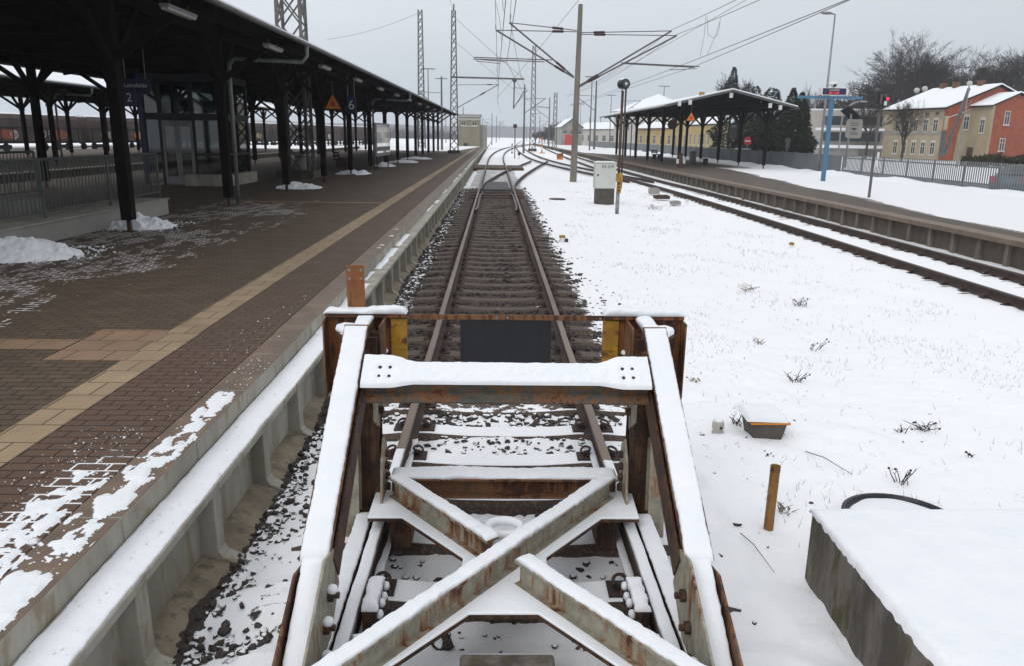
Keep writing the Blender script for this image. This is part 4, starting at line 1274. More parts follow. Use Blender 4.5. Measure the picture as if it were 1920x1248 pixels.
def bench(x, y, z, rot, label, mat='timber', group=None):
    t = thing('bench', label, 'bench', (x, y, z), 0, group)
    M3 = Matrix.Rotation(rot, 3, 'Z')
    def B(c, d, nm, mt):
        mb = MB(); mb.box(Vector((x, y, z)) + M3 @ Vector(c), d, M3); mb.build(nm, mt, t, bevel=.01)
    for k in range(3): B((0, -.15 + k * .15, .45), (1.6, .11, .04), 'seat_slat', mat)
    for k in range(2): B((0, .27 + k * .03, .62 + k * .16), (1.6, .04, .11), 'back_slat', mat)
    for s in (-.65, .65): B((s, 0, .22), (.06, .4, .44), 'leg', 'darksteel'); B((s, .28, .6), (.05, .05, .5), 'leg', 'darksteel')
bench(-8.9, 46, PZ, R(90), 'dark bench standing in the shade under the left canopy')
# ------------------------------------------------------------------ masts and overhead line
def lattice(name, label, x, y, z0, h, w0, w1, n, group=None, foot=True, mat='mast'):
    t = thing(name, label, 'lattice mast', (x, y, z0), 0, group)
    def corner(i, f):
        w = (w0 + (w1 - w0) * f) / 2
        sx, sy = ((-1, -1), (1, -1), (1, 1), (-1, 1))[i]
        return Vector((x + sx * w, y + sy * w, z0 + h * f))
    lr = max(.035, w0 * .055)
    for i in range(4):
        mb = MB(); mb.bar(corner(i, 0), corner(i, 1), lr * 2, lr * 2, (0, 1, 0)); mb.build('leg', mat, t)
    mb = MB()
    fs = [1 - (1 - k / n) ** 1.0 for k in range(n + 1)]
    for i in range(4):
        j = (i + 1) % 4
        for k in range(n):
            mb.bar(corner(i, fs[k]), corner(j, fs[k + 1]), lr * .9, lr * .9, (0, .3, 1)); mb.bar(corner(j, fs[k]), corner(i, fs[k + 1]), lr * .9, lr * .9, (0, .3, 1))
    mb.build('lacing', mat, t)
    if foot:
        mb = MB(); mb.b2(x - w0 * .75, x + w0 * .75, y - w0 * .75, y + w0 * .75, z0 - .1, z0 + .32); mb.build('footing', 'dirtywall', t, bevel=.03)
    return t
lattice('lattice_mast', 'broad lattice tower rising through the left canopy roof near the top edge', -8.45, 34.2, PZ, 16, 1.05, .8, 13)
m1 = lattice('lattice_mast', 'slender lattice mast with a horizontal arm at the far end of the left canopy', -4.33, 84, PZ, 14.1, .85, .36, 17)
lattice('lattice_mast', 'plain lattice mast standing left of the one carrying the arm', -10.3, 112, 0, 18.6, .95, .52, 20)
# arm and hanging post on it
Y = 84
mb = MB(); mb.bar((-4.7, Y, 8.06), (2.95, Y, 7.98), .16, .16); arm = mb.build('arm', 'mast', m1)
mb = MB(); mb.prism([(1.65, Y - .03, 7.92), (2.25, Y - .03, 7.92), (2.0, Y - .03, 7.55), (1.9, Y - .03, 7.55)], (0, .06, 0)); q = mb.build('gusset', 'mast', arm); fix_normals(q)
mb = MB(); mb.tube([(1.95, Y, 7.9), (1.9, Y, 5.0)], .07, 8); mb.build('drop_post', 'mast', arm)
mb = MB(); mb.tube([(1.9, Y, 5.05), (3.1, Y, 7.05)], .045, 6); mb.tube([(1.95, Y, 5.2), (3.35, Y, 6.95)], .035, 6); mb.tube([(1.95, Y, 7.1), (3.2, Y, 7.07)], .03, 6); mb.build('cantilever', 'mast', arm)
mb = MB(); mb.tube([(-4.1, Y, 4.95), (.28, Y, 7.38)], .045, 6); mb.tube([(-4.1, Y, 7.3), (.3, Y, 7.4)], .03, 6); mb.build('cantilever', 'mast', m1)
for a_, b_, r_ in (((-1.6, Y, 6.33), (-1.1, Y, 6.62), .085), ((-.9, Y, 7.375), (-.4, Y, 7.385), .06), ((-4.33, Y, 14.4), (-4.3, Y, 15.1), .07)): MB().tube([a_, b_], r_, 8).build('insulator', 'insul', m1)

# concrete mast with its four cantilevers
Y = 44.9
cm = thing('catenary_mast', 'tall concrete catenary mast standing in the snow with cantilevers to both sides', 'catenary mast', (4.48, Y, -.2))
mb = MB(); mb.rings([[Vector((4.48 + dx + a * w, Y + b * w, z)) for a, b in ((-1, -.8), (-.8, -1), (.8, -1), (1, -.8), (1, .8), (.8, 1), (-.8, 1), (-1, .8))] for z, w, dx in ((-.4, .185, 0), (9.23, .115, .09))])
mb.build('pole', 'concpole', cm, bevel=.01)
def cant(tip, top, low, reg0, reg1, mat='mast'):
    tip, top, low = Vector(tip), Vector(top), Vector(low)
    mb = MB(); mb.tube([tip, low], .045, 8); mb.tube([tip, top], .026, 6); 
    if reg0: mb.tube([reg0, reg1], .03, 6)
    c = mb.build('cantilever', mat, cm)
    for a, b in ((tip, low), (tip, top)):
        mb = MB()
        d = (b - a).normalized(); Ln = (b - a).length
        q0 = b - d * (1.25 if b is low else 1.35); q1 = q0 + d * .62
        n = 9
        pts = [q0.lerp(q1, k / (n * 2)) for k in range(n * 2 + 1)]
        mb.tube(pts, [.085 if k % 2 else .05 for k in range(n * 2 + 1)], 8)
        mb.build('insulator', 'insul', c)
cant((0, Y - .25, 7.8), (4.4, Y - .2, 7.80), (4.33, Y - .15, 5.42), (2.66, Y - .2, 6.22), (-1.25, Y - .25, 6.30))
cant((.72, Y + .25, 8.26), (4.42, Y + .2, 7.92), (4.33, Y + .15, 5.50), (3.1, Y + .2, 6.36), (-1.2, Y + .25, 6.43))
cant((9.67, Y + .25, 7.99), (4.62, Y + .15, 7.80), (4.6, Y + .15, 4.98), (6.96, Y + .2, 6.28), (11.35, Y + .25, 6.15))
cant((9.86, Y - .25, 7.69), (4.62, Y - .15, 7.68), (4.6, Y - .15, 4.93), (6.96, Y - .2, 6.20), (10.95, Y - .25, 6.06))
for a_, b_ in (((-1.1, Y - .25, 6.2), (.25, Y - .25, 6.08)), ((-1.0, Y + .25, 6.33), (.6, Y + .25, 6.22)), ((9.6, Y - .25, 5.9), (11.1, Y - .25, 6.0))): MB().tube([a_, b_], .02, 6).build('steady_arm', 'mast', cm)
mb = MB(); mb.tube([(-.02, Y - .25, 7.8), (-.03, Y - .25, 8.1)], .02, 6); mb.tube([(.75, Y + .25, 8.26), (.8, Y + .25, 8.7)], .02, 6); mb.build('wire_clamp', 'mast', cm)

def wire(pts, label, r=.013, sag=0, group='overhead wires'):
    P = []
    for a, b in zip(pts[:-1], pts[1:]):
        a, b = Vector(a), Vector(b)
        for k in range(12):
            f = k / 12; q = a.lerp(b, f); q.z -= sag * 4 * f * (1 - f); P.append(q)
    P.append(Vector(pts[-1]))
    mb = MB(); mb.tube(P, r, 5); return tag(mb.build('overhead_wire', 'wire', loc=P[0]), label, 'overhead wire', group)
wire([(-.25, -14, 7.9), (0, 44.65, 7.8), (.28, 84, 7.4), (.3, 135, 7.3)], 'messenger wire above the dead end track, on the outer left cantilever tip', .013, .55)
wire([(.35, -14, 6.1), (.22, 44.65, 6.06), (.2, 84, 6.0), (.9, 135, 6.0)], 'contact wire hanging lowest above the dead end track', .013, .05)
wire([(.1, -14, 8.4), (.75, 45.15, 8.5), (3.1, 84, 7.05), (4.2, 135, 7)], 'messenger wire held by the upper left cantilever tip', .013, .55)
wire([(.55, -14, 6.2), (.6, 45.15, 6.2), (3.3, 84, 6.0), (4.4, 135, 6)], 'contact wire held by the inner left steady arm', .013, .05)
wire([(9.2, -14, 8.0), (9.67, 45.15, 8.05), (9.2, 100, 7.8)], 'upper messenger wire above the right running line', .013, .6)
wire([(10.6, -14, 8.1), (9.86, 44.65, 7.75), (8.6, 100, 7.2)], 'lower messenger wire above the right running line', .013, .6)
wire([(9.1, -14, 6.05), (9.63, 44.65, 5.93), (9.0, 100, 5.9)], 'contact wire above the right running line', .013, .05)
wire([(8.4, -14, 6.3), (10.95, 45.15, 6.1), (9.8, 100, 6.1)], 'second contact wire on the outer right steady arm', .013, .05)
wire([(-4.3, 84, 13.9), (2.95, 84, 8.0)], 'thin stay wire sloping from the mast top to the end of its arm', .016, .1)
wire([(-4.3, 84, 13.9), (-3.2, 30, 14.5)], 'wire running forward from the top of the slender lattice mast', .016, .3)
wire([(-4.3, 84, 11.6), (4.4, 104, 6.6)], 'wire sloping down to the right from the middle of the lattice mast', .016, .1)
wire([(-10.3, 112, 18.3), (-23, 112, 14.6)], 'faint wire leading left from the plain lattice mast', .02, .5)
wire([(.2, 84, 6.1), (7.6, 20, 12.4)], 'long wire rising to the right behind the concrete mast', .013, .2)
wire([(8.9, 100, 7.0), (15.5, 30, 10.9), (19, 5, 12.5)], 'wire crossing the sky above the right canopy', .013, .25)
# droppers
def drop(a, b, label):
    mb = MB(); a, b = Vector(a), Vector(b); mid = (a + b) / 2; mb.tube([a, mid + Vector((.05, 0, 0)), b], .008, 5); tag(mb.build('dropper', 'wire', loc=a), label, 'dropper wire', 'dropper wires between the overhead wires')
for yy, za in ((26, 7.38), (34, 7.5), (52, 7.35), (60, 7.1), (70, 7.1)):
    drop((.0, yy, za), (.22, yy, 6.05), 'thin dropper joining messenger and contact wire over the dead end track')
drop((9.7, 38, 7.8), (9.55, 38, 5.95), 'thin dropper wire left of the looped one by the right cantilever')
drop((10.4, 38, 7.7), (9.9, 38, 6.1), 'thin dropper wire furthest right by the right cantilever')
mb = MB(); mb.tube([(9.75, 38, 7.7), (9.85, 38, 6.95), (10.1, 38, 6.8), (10.3, 38, 6.95), (10.38, 38, 7.5)], .009, 5)
tag(mb.build('dropper', 'wire', loc=(9.75, 38, 7.7)), 'looped connecting wire hanging beside the right cantilever', 'dropper wire', 'dropper wires between the overhead wires')

# far masts along the station throat
fm = thing('catenary_mast', 'slim far catenary mast standing among the distant tracks', 'catenary mast', (0, 0, -.2), 0, 'far catenary masts')
mb = MB(); mb.tube([(0, 0, -.3), (0, 0, 9)], [.17, .10], 6); mb.build('pole', 'mast', fm)
mb = MB(); mb.tube([(0, 0, 5.2), (2.9, 0, 7.2)], .05, 5); mb.tube([(0, 0, 7.1), (2.9, 0, 7.2)], .035, 5); mb.tube([(1.5, 0, 6.2), (3.4, 0, 6.0)], .035, 5); mb.build('cantilever', 'mast', fm)
spots = []
r2 = random.Random(21)
for k in range(34):
    Yk = 105 + k * 14 + r2.uniform(-4, 4)
    off = Yk * .012
    side = [-7, -2.2, 12.5, 17, 6.9, -13, 22][k % 7] + r2.uniform(-.8, .8)
    if abs(side + off - mainx(Yk)) < 2: side += 4
    spots.append((side * (1 + Yk / 500) + off, Yk, r2.choice((0, math.pi)), r2.uniform(.85, 1.25)))
for i, (x, y, r, s) in enumerate(spots):
    o = fm if i == 0 else copy_tree(fm)
    o.location = (x, y, -.2); o.rotation_euler = (0, 0, r); o.scale = (s, s, s)
lattice('lattice_mast', 'lattice mast rising close behind the concrete catenary mast', 6.0, 128, 0, 16, .9, .45, 16)
lattice('lattice_mast', 'grey lattice mast right of the dark far trees', 11.2, 150, 0, 10.2, .8, .5, 9)
# tall yard lights far away
yl = thing('yard_light', 'tall far yard light with a crosspiece of floodlights', 'light mast', (0, 0, 0), 0, 'far yard lights')
mb = MB(); mb.tube([(0, 0, -.2), (0, 0, 14)], [.16, .08], 6); mb.build('pole', 'mast', yl)
mb = MB(); mb.box((0, 0, 14), (2.6, .2, .16)); mb.build('lamp_head', 'mast', yl)
for i, (px, Yk, h) in enumerate(((943 - 139, 150, 1.0), (828, 175, 1.0), (1106, 120, .78), (1143, 190, .85), (1240, 210, 1.1), (1213, 260, .9), (1087, 300, 1.0))):
    o = yl if i == 0 else copy_tree(yl)
    p = atY(px, 260, Yk); o.location = (p.x, Yk, 0); o.scale = (h, h, h)
# ------------------------------------------------------------------ right platform
RP = .30
def right_snow(nt, x, y, P):
    n = noise_n(nt, P, .7, 5, .62, (1, .22, 1))
    a = math_n(nt, 'ADD', x, math_n(nt, 'MULTIPLY', math_n(nt, 'SUBTRACT', n, .5), 1.5))
    bd = math_n(nt, 'MINIMUM', math_n(nt, 'MAXIMUM', math_n(nt, 'MULTIPLY', math_n(nt, 'SUBTRACT', y, 12), .105), .15), 4.2)
    bd = math_n(nt, 'MULTIPLY', bd, sstep(nt, y, 105, 84))
    s = sstep(nt, math_n(nt, 'SUBTRACT', a, bd), 11.1, 11.6)
    u = math_n(nt, 'MULTIPLY', sstep(nt, y, 52, 58), math_n(nt, 'MULTIPLY', sstep(nt, a, 18.9, 17.0), sstep(nt, y, 90, 84)))
    s = math_n(nt, 'SUBTRACT', s, math_n(nt, 'MULTIPLY', u, .95))
    return math_n(nt, 'MULTIPLY', s, 1.5)
MAT['paving_r'] = paving_mat('brick_paving_right', (.125, .10, .078), (.10, .08, .063), (.05, .042, .036), right_snow)
mb = MB(); mb.b2(10.95, 21.0, 4, 230, -.3, RP)
struct(mb.build('platform_paving', 'paving_r'))
wr = thing('platform_edge_wall', 'dirty ribbed edge wall of the right platform beyond the running line', 'platform wall', (10.8, 14, -.3))
mb = MB(); mb.b2(10.74, 11.2, 4, 230, RP - .11, RP + .006); mb.build('coping', 'coping', wr, bevel=.01)
mb = MB(); mb.b2(10.98, 11.1, 4, 230, -.5, RP - .11); mb.build('wall_panel', 'dirtywall', wr)
mb = MB(); mb.b2(10.86, 10.99, 5.0, 5.13, -.5, RP - .115); rb = mb.build('rib', 'ribpale', wr, bevel=.006)
for k in range(1, 98):
    c = rb.copy(); COL.objects.link(c); c.parent = wr; c.location = (0, k * 1.0, 0)
YR = [54.6 + 5.7 * k for k in range(6)]
canopy('platform_canopy', 'small dark timber canopy with a low gable on the right platform', 12.75, 18.7, 11.25, 20.2, 4.36, 5.42, RP, YR, 53.2, 85.5, (73.5,), 'timber platform canopies', (12.75, 54.6, RP), snow_t=.12, tint='timber')
# things on the canopy gable: small lamps, yellow boxes
for i, (px, py) in enumerate(((1274, 195.5), (1294, 193), (1371, 180), (1444, 199), (1463, 203))):
    p = atY(px, py, 53.05); mb = MB(); mb.box(p, (.2, .16, .26)); mb.prism([(p.x - .12, p.y - .1, p.z + .13), (p.x + .12, p.y - .1, p.z + .13), (p.x + .12, p.y + .1, p.z + .16), (p.x - .12, p.y + .1, p.z + .16)], (0, 0, .02))
    tag(mb.build('gable_box', 'white', loc=p, bevel=.02), ['leftmost small white box under the right canopy gable', 'white box on the gable just left of the ridge side', 'white box hanging at the gable ridge of the right canopy', 'white box under the right slope of the gable', 'last white box near the right eave corner'][i], 'box')
for i, (px, py) in enumerate(((1316, 177), (1428, 184))):
    p = atY(px, py, 54.5); mb = MB(); mb.box(p, (.32, .3, .26)); mb.box(p + Vector((0, 0, -.2)), (.1, .1, .2))
    tag(mb.build('yellow_box', 'yellow', loc=p, bevel=.02), ['yellow box on the left slope of the right canopy roof', 'yellow box on the right slope of the right canopy roof'][i], 'box')
warn_sign('orange triangular warning sign hanging in front of the right canopy', 1296, 219, 53.0, .68)
t = thing('platform_clock', 'round dark clock on a bracket among the right canopy posts', 'clock', (atY(1261, 234, 60)))
p = atY(1261, 234, 60); mb = MB(); mb.tube([p + Vector((0, -.1, 0)), p + Vector((0, .1, 0))], .36, 20); mb.build('case', 'darksteel', t)
mb = MB(); mb.bar(p + Vector((-.6, 0, .05)), p, .06, .06); mb.build('bracket', 'darksteel', t)
bench(16.6, 62, RP, R(75), 'grey mesh bench standing between the right canopy back posts', 'galv')
bench(15.6, 76, RP, R(100), 'dark bench in the far half of the right canopy')
waste_bin(15.2, 60.5, RP, 'grey green bin among the right canopy posts', 'greyrail')
# rustic post in front
p = atY(1276, 306, 53.3)
t = thing('canopy_sign_post', 'short brown post with small white boxes before the right canopy', 'post', (p.x, 53.3, RP))
mb = MB(); mb.b2(p.x - .1, p.x + .1, 53.2, 53.4, RP, 1.3); mb.build('post', 'timber_brown', t)
for q in (-.22, .22):
    mb = MB(); mb.box((p.x + q, 53.25, .75), (.14, .14, .3)); mb.build('box', 'white', t)

# grey fence: solid panels, then see-through pickets
ft = thing('picket_fence', 'grey fence of slender pickets in front of the parked car', 'fence', (21.1, 30, RP))
mb = MB(); mb.b2(21.07, 21.11, 22, 47.5, .50, .56); mb.b2(21.07, 21.11, 22, 47.5, 1.22, 1.28); mb.build('rail', 'fence2', ft)
for yy in np.arange(22.5, 47.6, 2.5):
    mb = MB(); mb.b2(21.08, 21.16, yy - .04, yy + .04, .2, 1.45); mb.build('post', 'fence2', ft)
mb = MB(); mb.b2(21.035, 21.055, 22.963, 23.037, .34, 1.45); pk = mb.build('picket', 'fence2', ft)
Yp = [22.6 + .165 * k for k in range(150)]
near_ = Yp[40:139]
mb = MB()
for yy in Yp:
    if yy not in near_: mb.b2(21.035, 21.055, yy - .037, yy + .037, .34, 1.45)
struct(mb.build('picket', 'fence2', ft), 'stuff')
for yy in near_:
    c = pk.copy(); COL.objects.link(c); c.parent = ft; c.location = (0, yy - 23.0, 0)
bpy.data.objects.remove(pk)
fs_ = thing('panel_fence', 'long solid grey fence behind the right platform and its canopy', 'fence', (21.1, 80, RP))
for k in range(52):
    y0 = 47.6 + k * 2.5
    mb = MB(); mb.b2(21.03, 21.07, y0, y0 + 2.42, .30, 1.40 + rnd.uniform(-.01, .01)); mb.build('panel', 'fence', fs_)
    mb = MB(); mb.b2(21.0, 21.1, y0 + 2.42, y0 + 2.5, .2, 1.46); mb.build('post', 'fence2', fs_)
mb = MB(); mb.b2(21.9, 29.6, 18, 115, -.3, -.186)
struct(mb.build('street', 'asphalt'))
# snow ridge along the fence foot
mb = MB(); vs = []; n = 160
for j in range(n + 1):
    yy = 24 + j * .75
    h = max(0, .16 + .16 * fbm((3, yy, 1), .35, 4))
    for i, (a, b) in enumerate(((19.2, 0), (19.9, .25), (20.4, .8), (20.8, .9), (21.0, .5))):
        vs.append((a + .2 * noise.noise(Vector((i, yy * .5, 2))), yy, RP - .02 + h * b * (1 + .5 * noise.noise(Vector((i * .7, yy * 1.2, 5))))))
mb.add(vs, [(j * 5 + i, j * 5 + i + 1, (j + 1) * 5 + i + 1, (j + 1) * 5 + i) for j in range(n) for i in range(4)])
tag(mb.build('snow_bank', 'snow', loc=(20.4, 24, RP), smooth=True), 'low ragged bank of shovelled snow along the grey fence foot', 'snow bank')

# blue portal with the destination display
Y = 38.7
t = thing('display_stand', 'blue T shaped stand carrying the platform destination display', 'display stand', (16.3, Y, RP))
mb = MB(); mb.b2(16.205, 16.395, Y - .08, Y + .08, RP, 4.25); mb.build('column', 'blue', t, bevel=.015)
mb = MB(); mb.b2(14.6, 17.78, Y - .06, Y + .06, 4.22, 4.34); mb.build('crossbar', 'blue', t, bevel=.01)
mb = MB(); mb.b2(15.68, 16.98, Y - .16, Y + .16, 4.38, 4.72); ds = mb.build('display', 'white', t, bevel=.01)
mb = MB(); mb.b2(15.74, 16.88, Y - .17, Y - .155, 4.405, 4.695); mb.build('screen', 'display', ds)
writing('Leinefelde', .12, (16.3, Y - .173, 4.615), (1, 0, 0), (0, 0, 1), ds)
writing('RB 71 ABS', .11, (16.3, Y - .173, 4.48), (1, 0, 0), (0, 0, 1), ds, 'ledred')
mb = MB(); mb.tube([(16.95, Y, 4.34), (16.95, Y, 4.62), (17.02, Y, 4.7)], .03, 6); mb.tube([(15.7, Y, 4.34), (15.7, Y, 4.4)], .03, 6); mb.build('bracket', 'zinc', t)
p = atY(1563, 158, Y)
t = thing('loudspeaker', 'white domed loudspeaker sitting above the destination display', 'loudspeaker', p)
mb = MB(); mb.sphere(p, .16, 12, 8, 0, (1.5, 1, .7)); mb.build('housing', 'white', t, smooth=True)
mb = MB(); mb.sphere(p + Vector((.02, -.1, -.07)), .09, 10, 6); mb.build('horn', 'black', t, smooth=True)
mb = MB(); mb.tube([p, p + Vector((0, 0, -.3))], .03, 6); mb.build('stem', 'zinc', t)

def lamp_post(x, y, z, h, label, arm=-.5, r=.075):
    t = thing('street_lamp', label, 'street lamp', (x, y, z))
    mb = MB(); mb.tube([(x, y, z - .1), (x, y, z + h * .45), (x, y, z + h)], [r * 1.2, r, r * .6], 10); mb.build('pole', 'galv', t, smooth=True)
    mb = MB(); mb.tube([(x, y, z + h), (x + arm, y, z + h + .05)], .04, 6); mb.build('arm', 'galv', t)
    mb = MB(); mb.sphere((x + arm * 1.1, y, z + h + .06), .25, 12, 6, 0, (1.5, .7, .35)); mb.build('lamp_head', 'galv', t, smooth=True)
lamp_post(21.0, 50.8, RP, 9.55, 'tall grey street lamp rising behind the blue display stand')
# curved street lamp
p = atY(1570, 300, 78); x, y = p.x, 78
t = thing('street_lamp', 'slim street lamp with a curved top right of the blue stand', 'street lamp', (x, y, .2))
q = atY(1577, 205, 78); top = q.z
mb = MB(); mb.tube([(x, y, .2), (x, y, top - 1)] + [(x + 1.7 * (1 - math.cos(a)), y, top - 1 + 1.75 * math.sin(a)) for a in [k * .2 for k in range(1, 8)]], .08, 8); mb.build('pole', 'galv', t)
mb = MB(); mb.sphere((x + 1.9, y, top + .75), .25, 10, 6, 0, (1.8, .8, .4)); mb.build('lamp_head', 'galv', t)
# light signal
x, y = 13.37, 27.65
t = thing('light_signal', 'slim railway light signal showing red on the right platform', 'signal', (x, y, RP))
mb = MB(); mb.tube([(x, y, RP), (x, y, 3.85)], [.05, .045], 8); mb.build('pole', 'mast', t)
mb = MB(); mb.b2(x - .13, x + .12, y + .02, y + .2, 3.35, 3.95); mb.build('backboard', 'black', t, bevel=.02)
p = atY(1663, 186, y)
mb = MB(); mb.tube([p + Vector((-.02, .06, 0)), p + Vector((-.02, -.10, 0))], .075, 12); mb.build('hood', 'black', t)
mb = MB(); mb.tube([p + Vector((-.02, -.02, 0)), p + Vector((-.02, -.102, 0))], .055, 12); mb.build('lens', 'signalred', t)
p2 = atY(1659, 193, y); mb = MB(); mb.box(p2 + Vector((0, -.05, -.02)), (.09, .03, .14)); mb.build('plate', 'white', t)
mb = MB(); mb.tube([(x - .1, y - .02, 3.45), (x - .1, y - .16, 3.45)], .07, 10); mb.build('hood', 'black', t)
mb = MB(); mb.box((x + .13, y - .03, 1.78), (.07, .02, .22)); mb.box((x + .10, y - .03, 1.5), (.07, .02, .25)); mb.build('number_plate', 'white', t)

# loudspeaker post by the cabinet
x, y = 4.12, 26.1
t = thing('loudspeaker_post', 'brown post with a round loudspeaker and snow cap next to the grey cabinet', 'loudspeaker post', (x, y, -.2))
mb = MB(); mb.tube([(x, y, -.3), (x, y, .5)], .062, 12); mb.build('sleeve', 'galv', t, smooth=True)
mb = MB(); mb.tube([(x, y, .48), (x, y, 3.72)], .044, 10); mb.tube([(x + .10, y + .03, .6), (x + .11, y + .03, 3.8)], .03, 8); mb.build('pole', 'timber_brown', t, smooth=True)
c = Vector((x + .02, y, 3.93))
mb = MB(); d = Vector((.35, -.93, 0)).normalized()
mb.tube([c - d * .22, c - d * .16, c + d * .12, c + d * .16], [.10, .15, .165, .15], 16); mb.build('horn', 'black', t, smooth=True)
mb = MB(); mb.tube([c + d * .155, c + d * .166], .11, 14); mb.build('mouth', 'zinc', t)
mb = MB(); mb.sphere(c + d * .16, .045, 8, 6); mb.build('centre', 'white', t)
mb = MB(); mb.sphere(c + Vector((0, 0, .13)), .12, 12, 6, 0, (1.2, 1.2, .4)); mb.build('snow_cap', 'snow', t, smooth=True)
mb = MB(); mb.b2(x - .07, x + .12, y - .10, y + .06, .82, 1.10); mb.build('yellow_box', 'yellow', t, bevel=.01)
mb = MB(); mb.b2(x - .05, x + .09, y - .09, y + .05, .45, .8); mb.build('yellow_plate', 'yellow', t, bevel=.01)
for k in range(3):
    mb = MB(); mb.tube([(x + .01, y - .092, .54 + k * .11), (x + .01, y - .098, .54 + k * .11)], .035, 10); mb.build('dot', 'black', t)

# grey cabinet with its number
x0, x1, y = 3.80, 4.60, 29.75
t = thing('switch_cabinet', 'pale grey lineside cabinet marked KS 219 on a dark base', 'cabinet', (4.2, y, -.2))
mb = MB(); mb.b2(x0 + .05, x1 - .03, y + .03, y + .5, -.35, .36); mb.build('base', 'cabbase', t, bevel=.01)
mb = MB(); mb.b2(x0, x1, y, y + .53, .36, 1.30); cb = mb.build('body', 'cabinet', t, bevel=.015)
mb = MB(); mb.b2(x0 - .02, x1 + .02, y - .02, y + .56, 1.30, 1.345); mb.build('roof', 'cabinet', t, bevel=.01)
mb = MB(); mb.b2(x0 + .02, x1 - .02, y - .008, y, .39, 1.28); mb.build('door', 'cabinet', cb, bevel=.004)
mb = MB(); mb.box((x0 + .11, y - .014, .86), (.06, .02, .07)); mb.build('lock', 'darksteel', cb)
writing('KS 219', .155, (x0 + .47, y - .012, 1.17), (1, 0, 0), (0, 0, 1), cb, 'black')
mb = MB(); snowbar((x0, y + .27, 1.343), (x1, y + .27, 1.343), .5, .03, step=.08, mb=mb); mb.build('snow_cap', 'snow', t, smooth=True)
# little things between the tracks
def lump(nm, label, cat, px, py, Z, w, h, mat, d=None):
    p = atZ(px, py, Z); mb = MB(); mb.box((p.x, p.y, Z + h / 2), (w, d or w, h)); mb.box((p.x + w * .1, p.y, Z + h * 1.05), (w * .6, (d or w) * .6, h * .2))
    tag(mb.build(nm, mat, loc=p, bevel=min(w, h) * .15), label, cat)
lump('point_machine_box', 'beige point machine box left of the dark one by the right line', 'point machine', 1226, 364, -.22, .45, .24, 'plaster_g')
lump('point_machine_box', 'dark low box between the beige one and the right line', 'point machine', 1240, 373, -.22, .6, .14, 'darksteel')
lump('cable_box', 'small pale box lying in the snow below the point machine', 'box', 1266, 384, -.23, .36, .13, 'plaster_g')
lump('white_marker', 'tiny white cap in the snow right of the small pale box', 'marker', 1288, 381, -.23, .12, .13, 'white')
lump('yellow_marker', 'small yellow cap in the middle of the snow field', 'marker', 1484, 460, -.24, .10, .06, 'yellow')
p = atZ(1054, 455, -.2)
t = thing('yellow_marker', 'small yellow marker with a dark side beside the dead end track', 'marker', p)
mb = MB(); mb.tube([(p.x, p.y, -.25), (p.x, p.y, -.08)], .07, 10); mb.build('body', 'white', t)
mb = MB(); mb.tube([(p.x, p.y, -.09), (p.x, p.y, -.03)], .075, 10); mb.build('cap', 'yellow', t, bevel=.01)
mb = MB(); mb.box((p.x + .1, p.y, -.16), (.08, .08, .10)); mb.build('socket', 'black', t)
mb = MB(); p = atZ(1045, 374, -.19); mb.rings([[Vector((p.x + .33 * s * math.cos(a), p.y + .33 * s * math.sin(a), z)) for a in [k / 20 * 6.283 for k in range(20)]] for s, z in ((1, -.22), (1, -.165), (.8, -.16))])
tag(mb.build('drain_cover', 'darksteel', loc=p), 'flat dark drain cover showing through the snow before the concrete mast', 'drain cover')
# shunting lamp, orange post, striped stone
p = atZ(965, 297, -.15)
t = thing('signal_post', 'thin dark signal post with a square head between the far tracks', 'signal', p)
q = atY(965, 236, p.y)
mb = MB(); mb.tube([(p.x, p.y, -.2), (p.x, p.y, q.z)], .06, 8); mb.build('pole', 'mast', t)
mb = MB(); mb.box((p.x, p.y, q.z - .05), (.42, .3, .4)); mb.build('head', 'darksteel', t, bevel=.04)
p = atZ(969, 297, -.15); mb = MB(); mb.box((p.x + .25, p.y, .32), (.3, .25, .3)); mb.b2(p.x + .22, p.x + .28, p.y - .03, p.y + .03, -.2, .2); tag(mb.build('shunting_lamp', 'darksteel', loc=p), 'low dark shunting lamp at the foot of the thin signal post', 'signal lamp')
p = atZ(960, 288, -.15); mb = MB()
for k in range(5): mb.b2(p.x - .09, p.x + .09, p.y - .02, p.y + .02, -.2 + k * .28, .08 + k * .28, k % 2)
tag(mb.build('striped_marker', ['black', 'white'], loc=p), 'black and white striped marker left of the thin signal post', 'marker')
p = atZ(1016, 287, -.1); q = atY(1016, 258, p.y)
t = thing('orange_marker_post', 'orange and white marker post standing right of the far junction', 'marker post', p)
for k in range(5):
    z0 = -.2 + (q.z + .2) * k / 5; z1 = -.2 + (q.z + .2) * (k + 1) / 5
    mb = MB(); mb.tube([(p.x, p.y, z0), (p.x, p.y, z1)], .11, 8); mb.build('band', 'orangep' if k % 2 == 0 else 'white', t)
mb = MB(); mb.b2(p.x - .4, p.x + .5, p.y - .3, p.y + .3, -.2, -.08); mb.build('foot', 'orangep', t)
p = atZ(1050, 298, -.15)
t = thing('striped_stone', 'short block with black and orange diagonal stripes between the far rails', 'marker', p)
mb = MB(); mb.b2(p.x - .35, p.x + .35, p.y, p.y + .4, -.25, .42); mb.build('block', 'orangep', t, bevel=.05)
for k in range(2):
    mb = MB(); zc = .0 + k * .22; mb.prism([(p.x - .34, p.y - .006, zc - .1), (p.x - .34, p.y - .006, zc + .03), (p.x + .34, p.y - .006, zc + .3), (p.x + .34, p.y - .006, zc + .17)], (0, .008, 0)); q = mb.build('stripe', 'black', t); fix_normals(q)

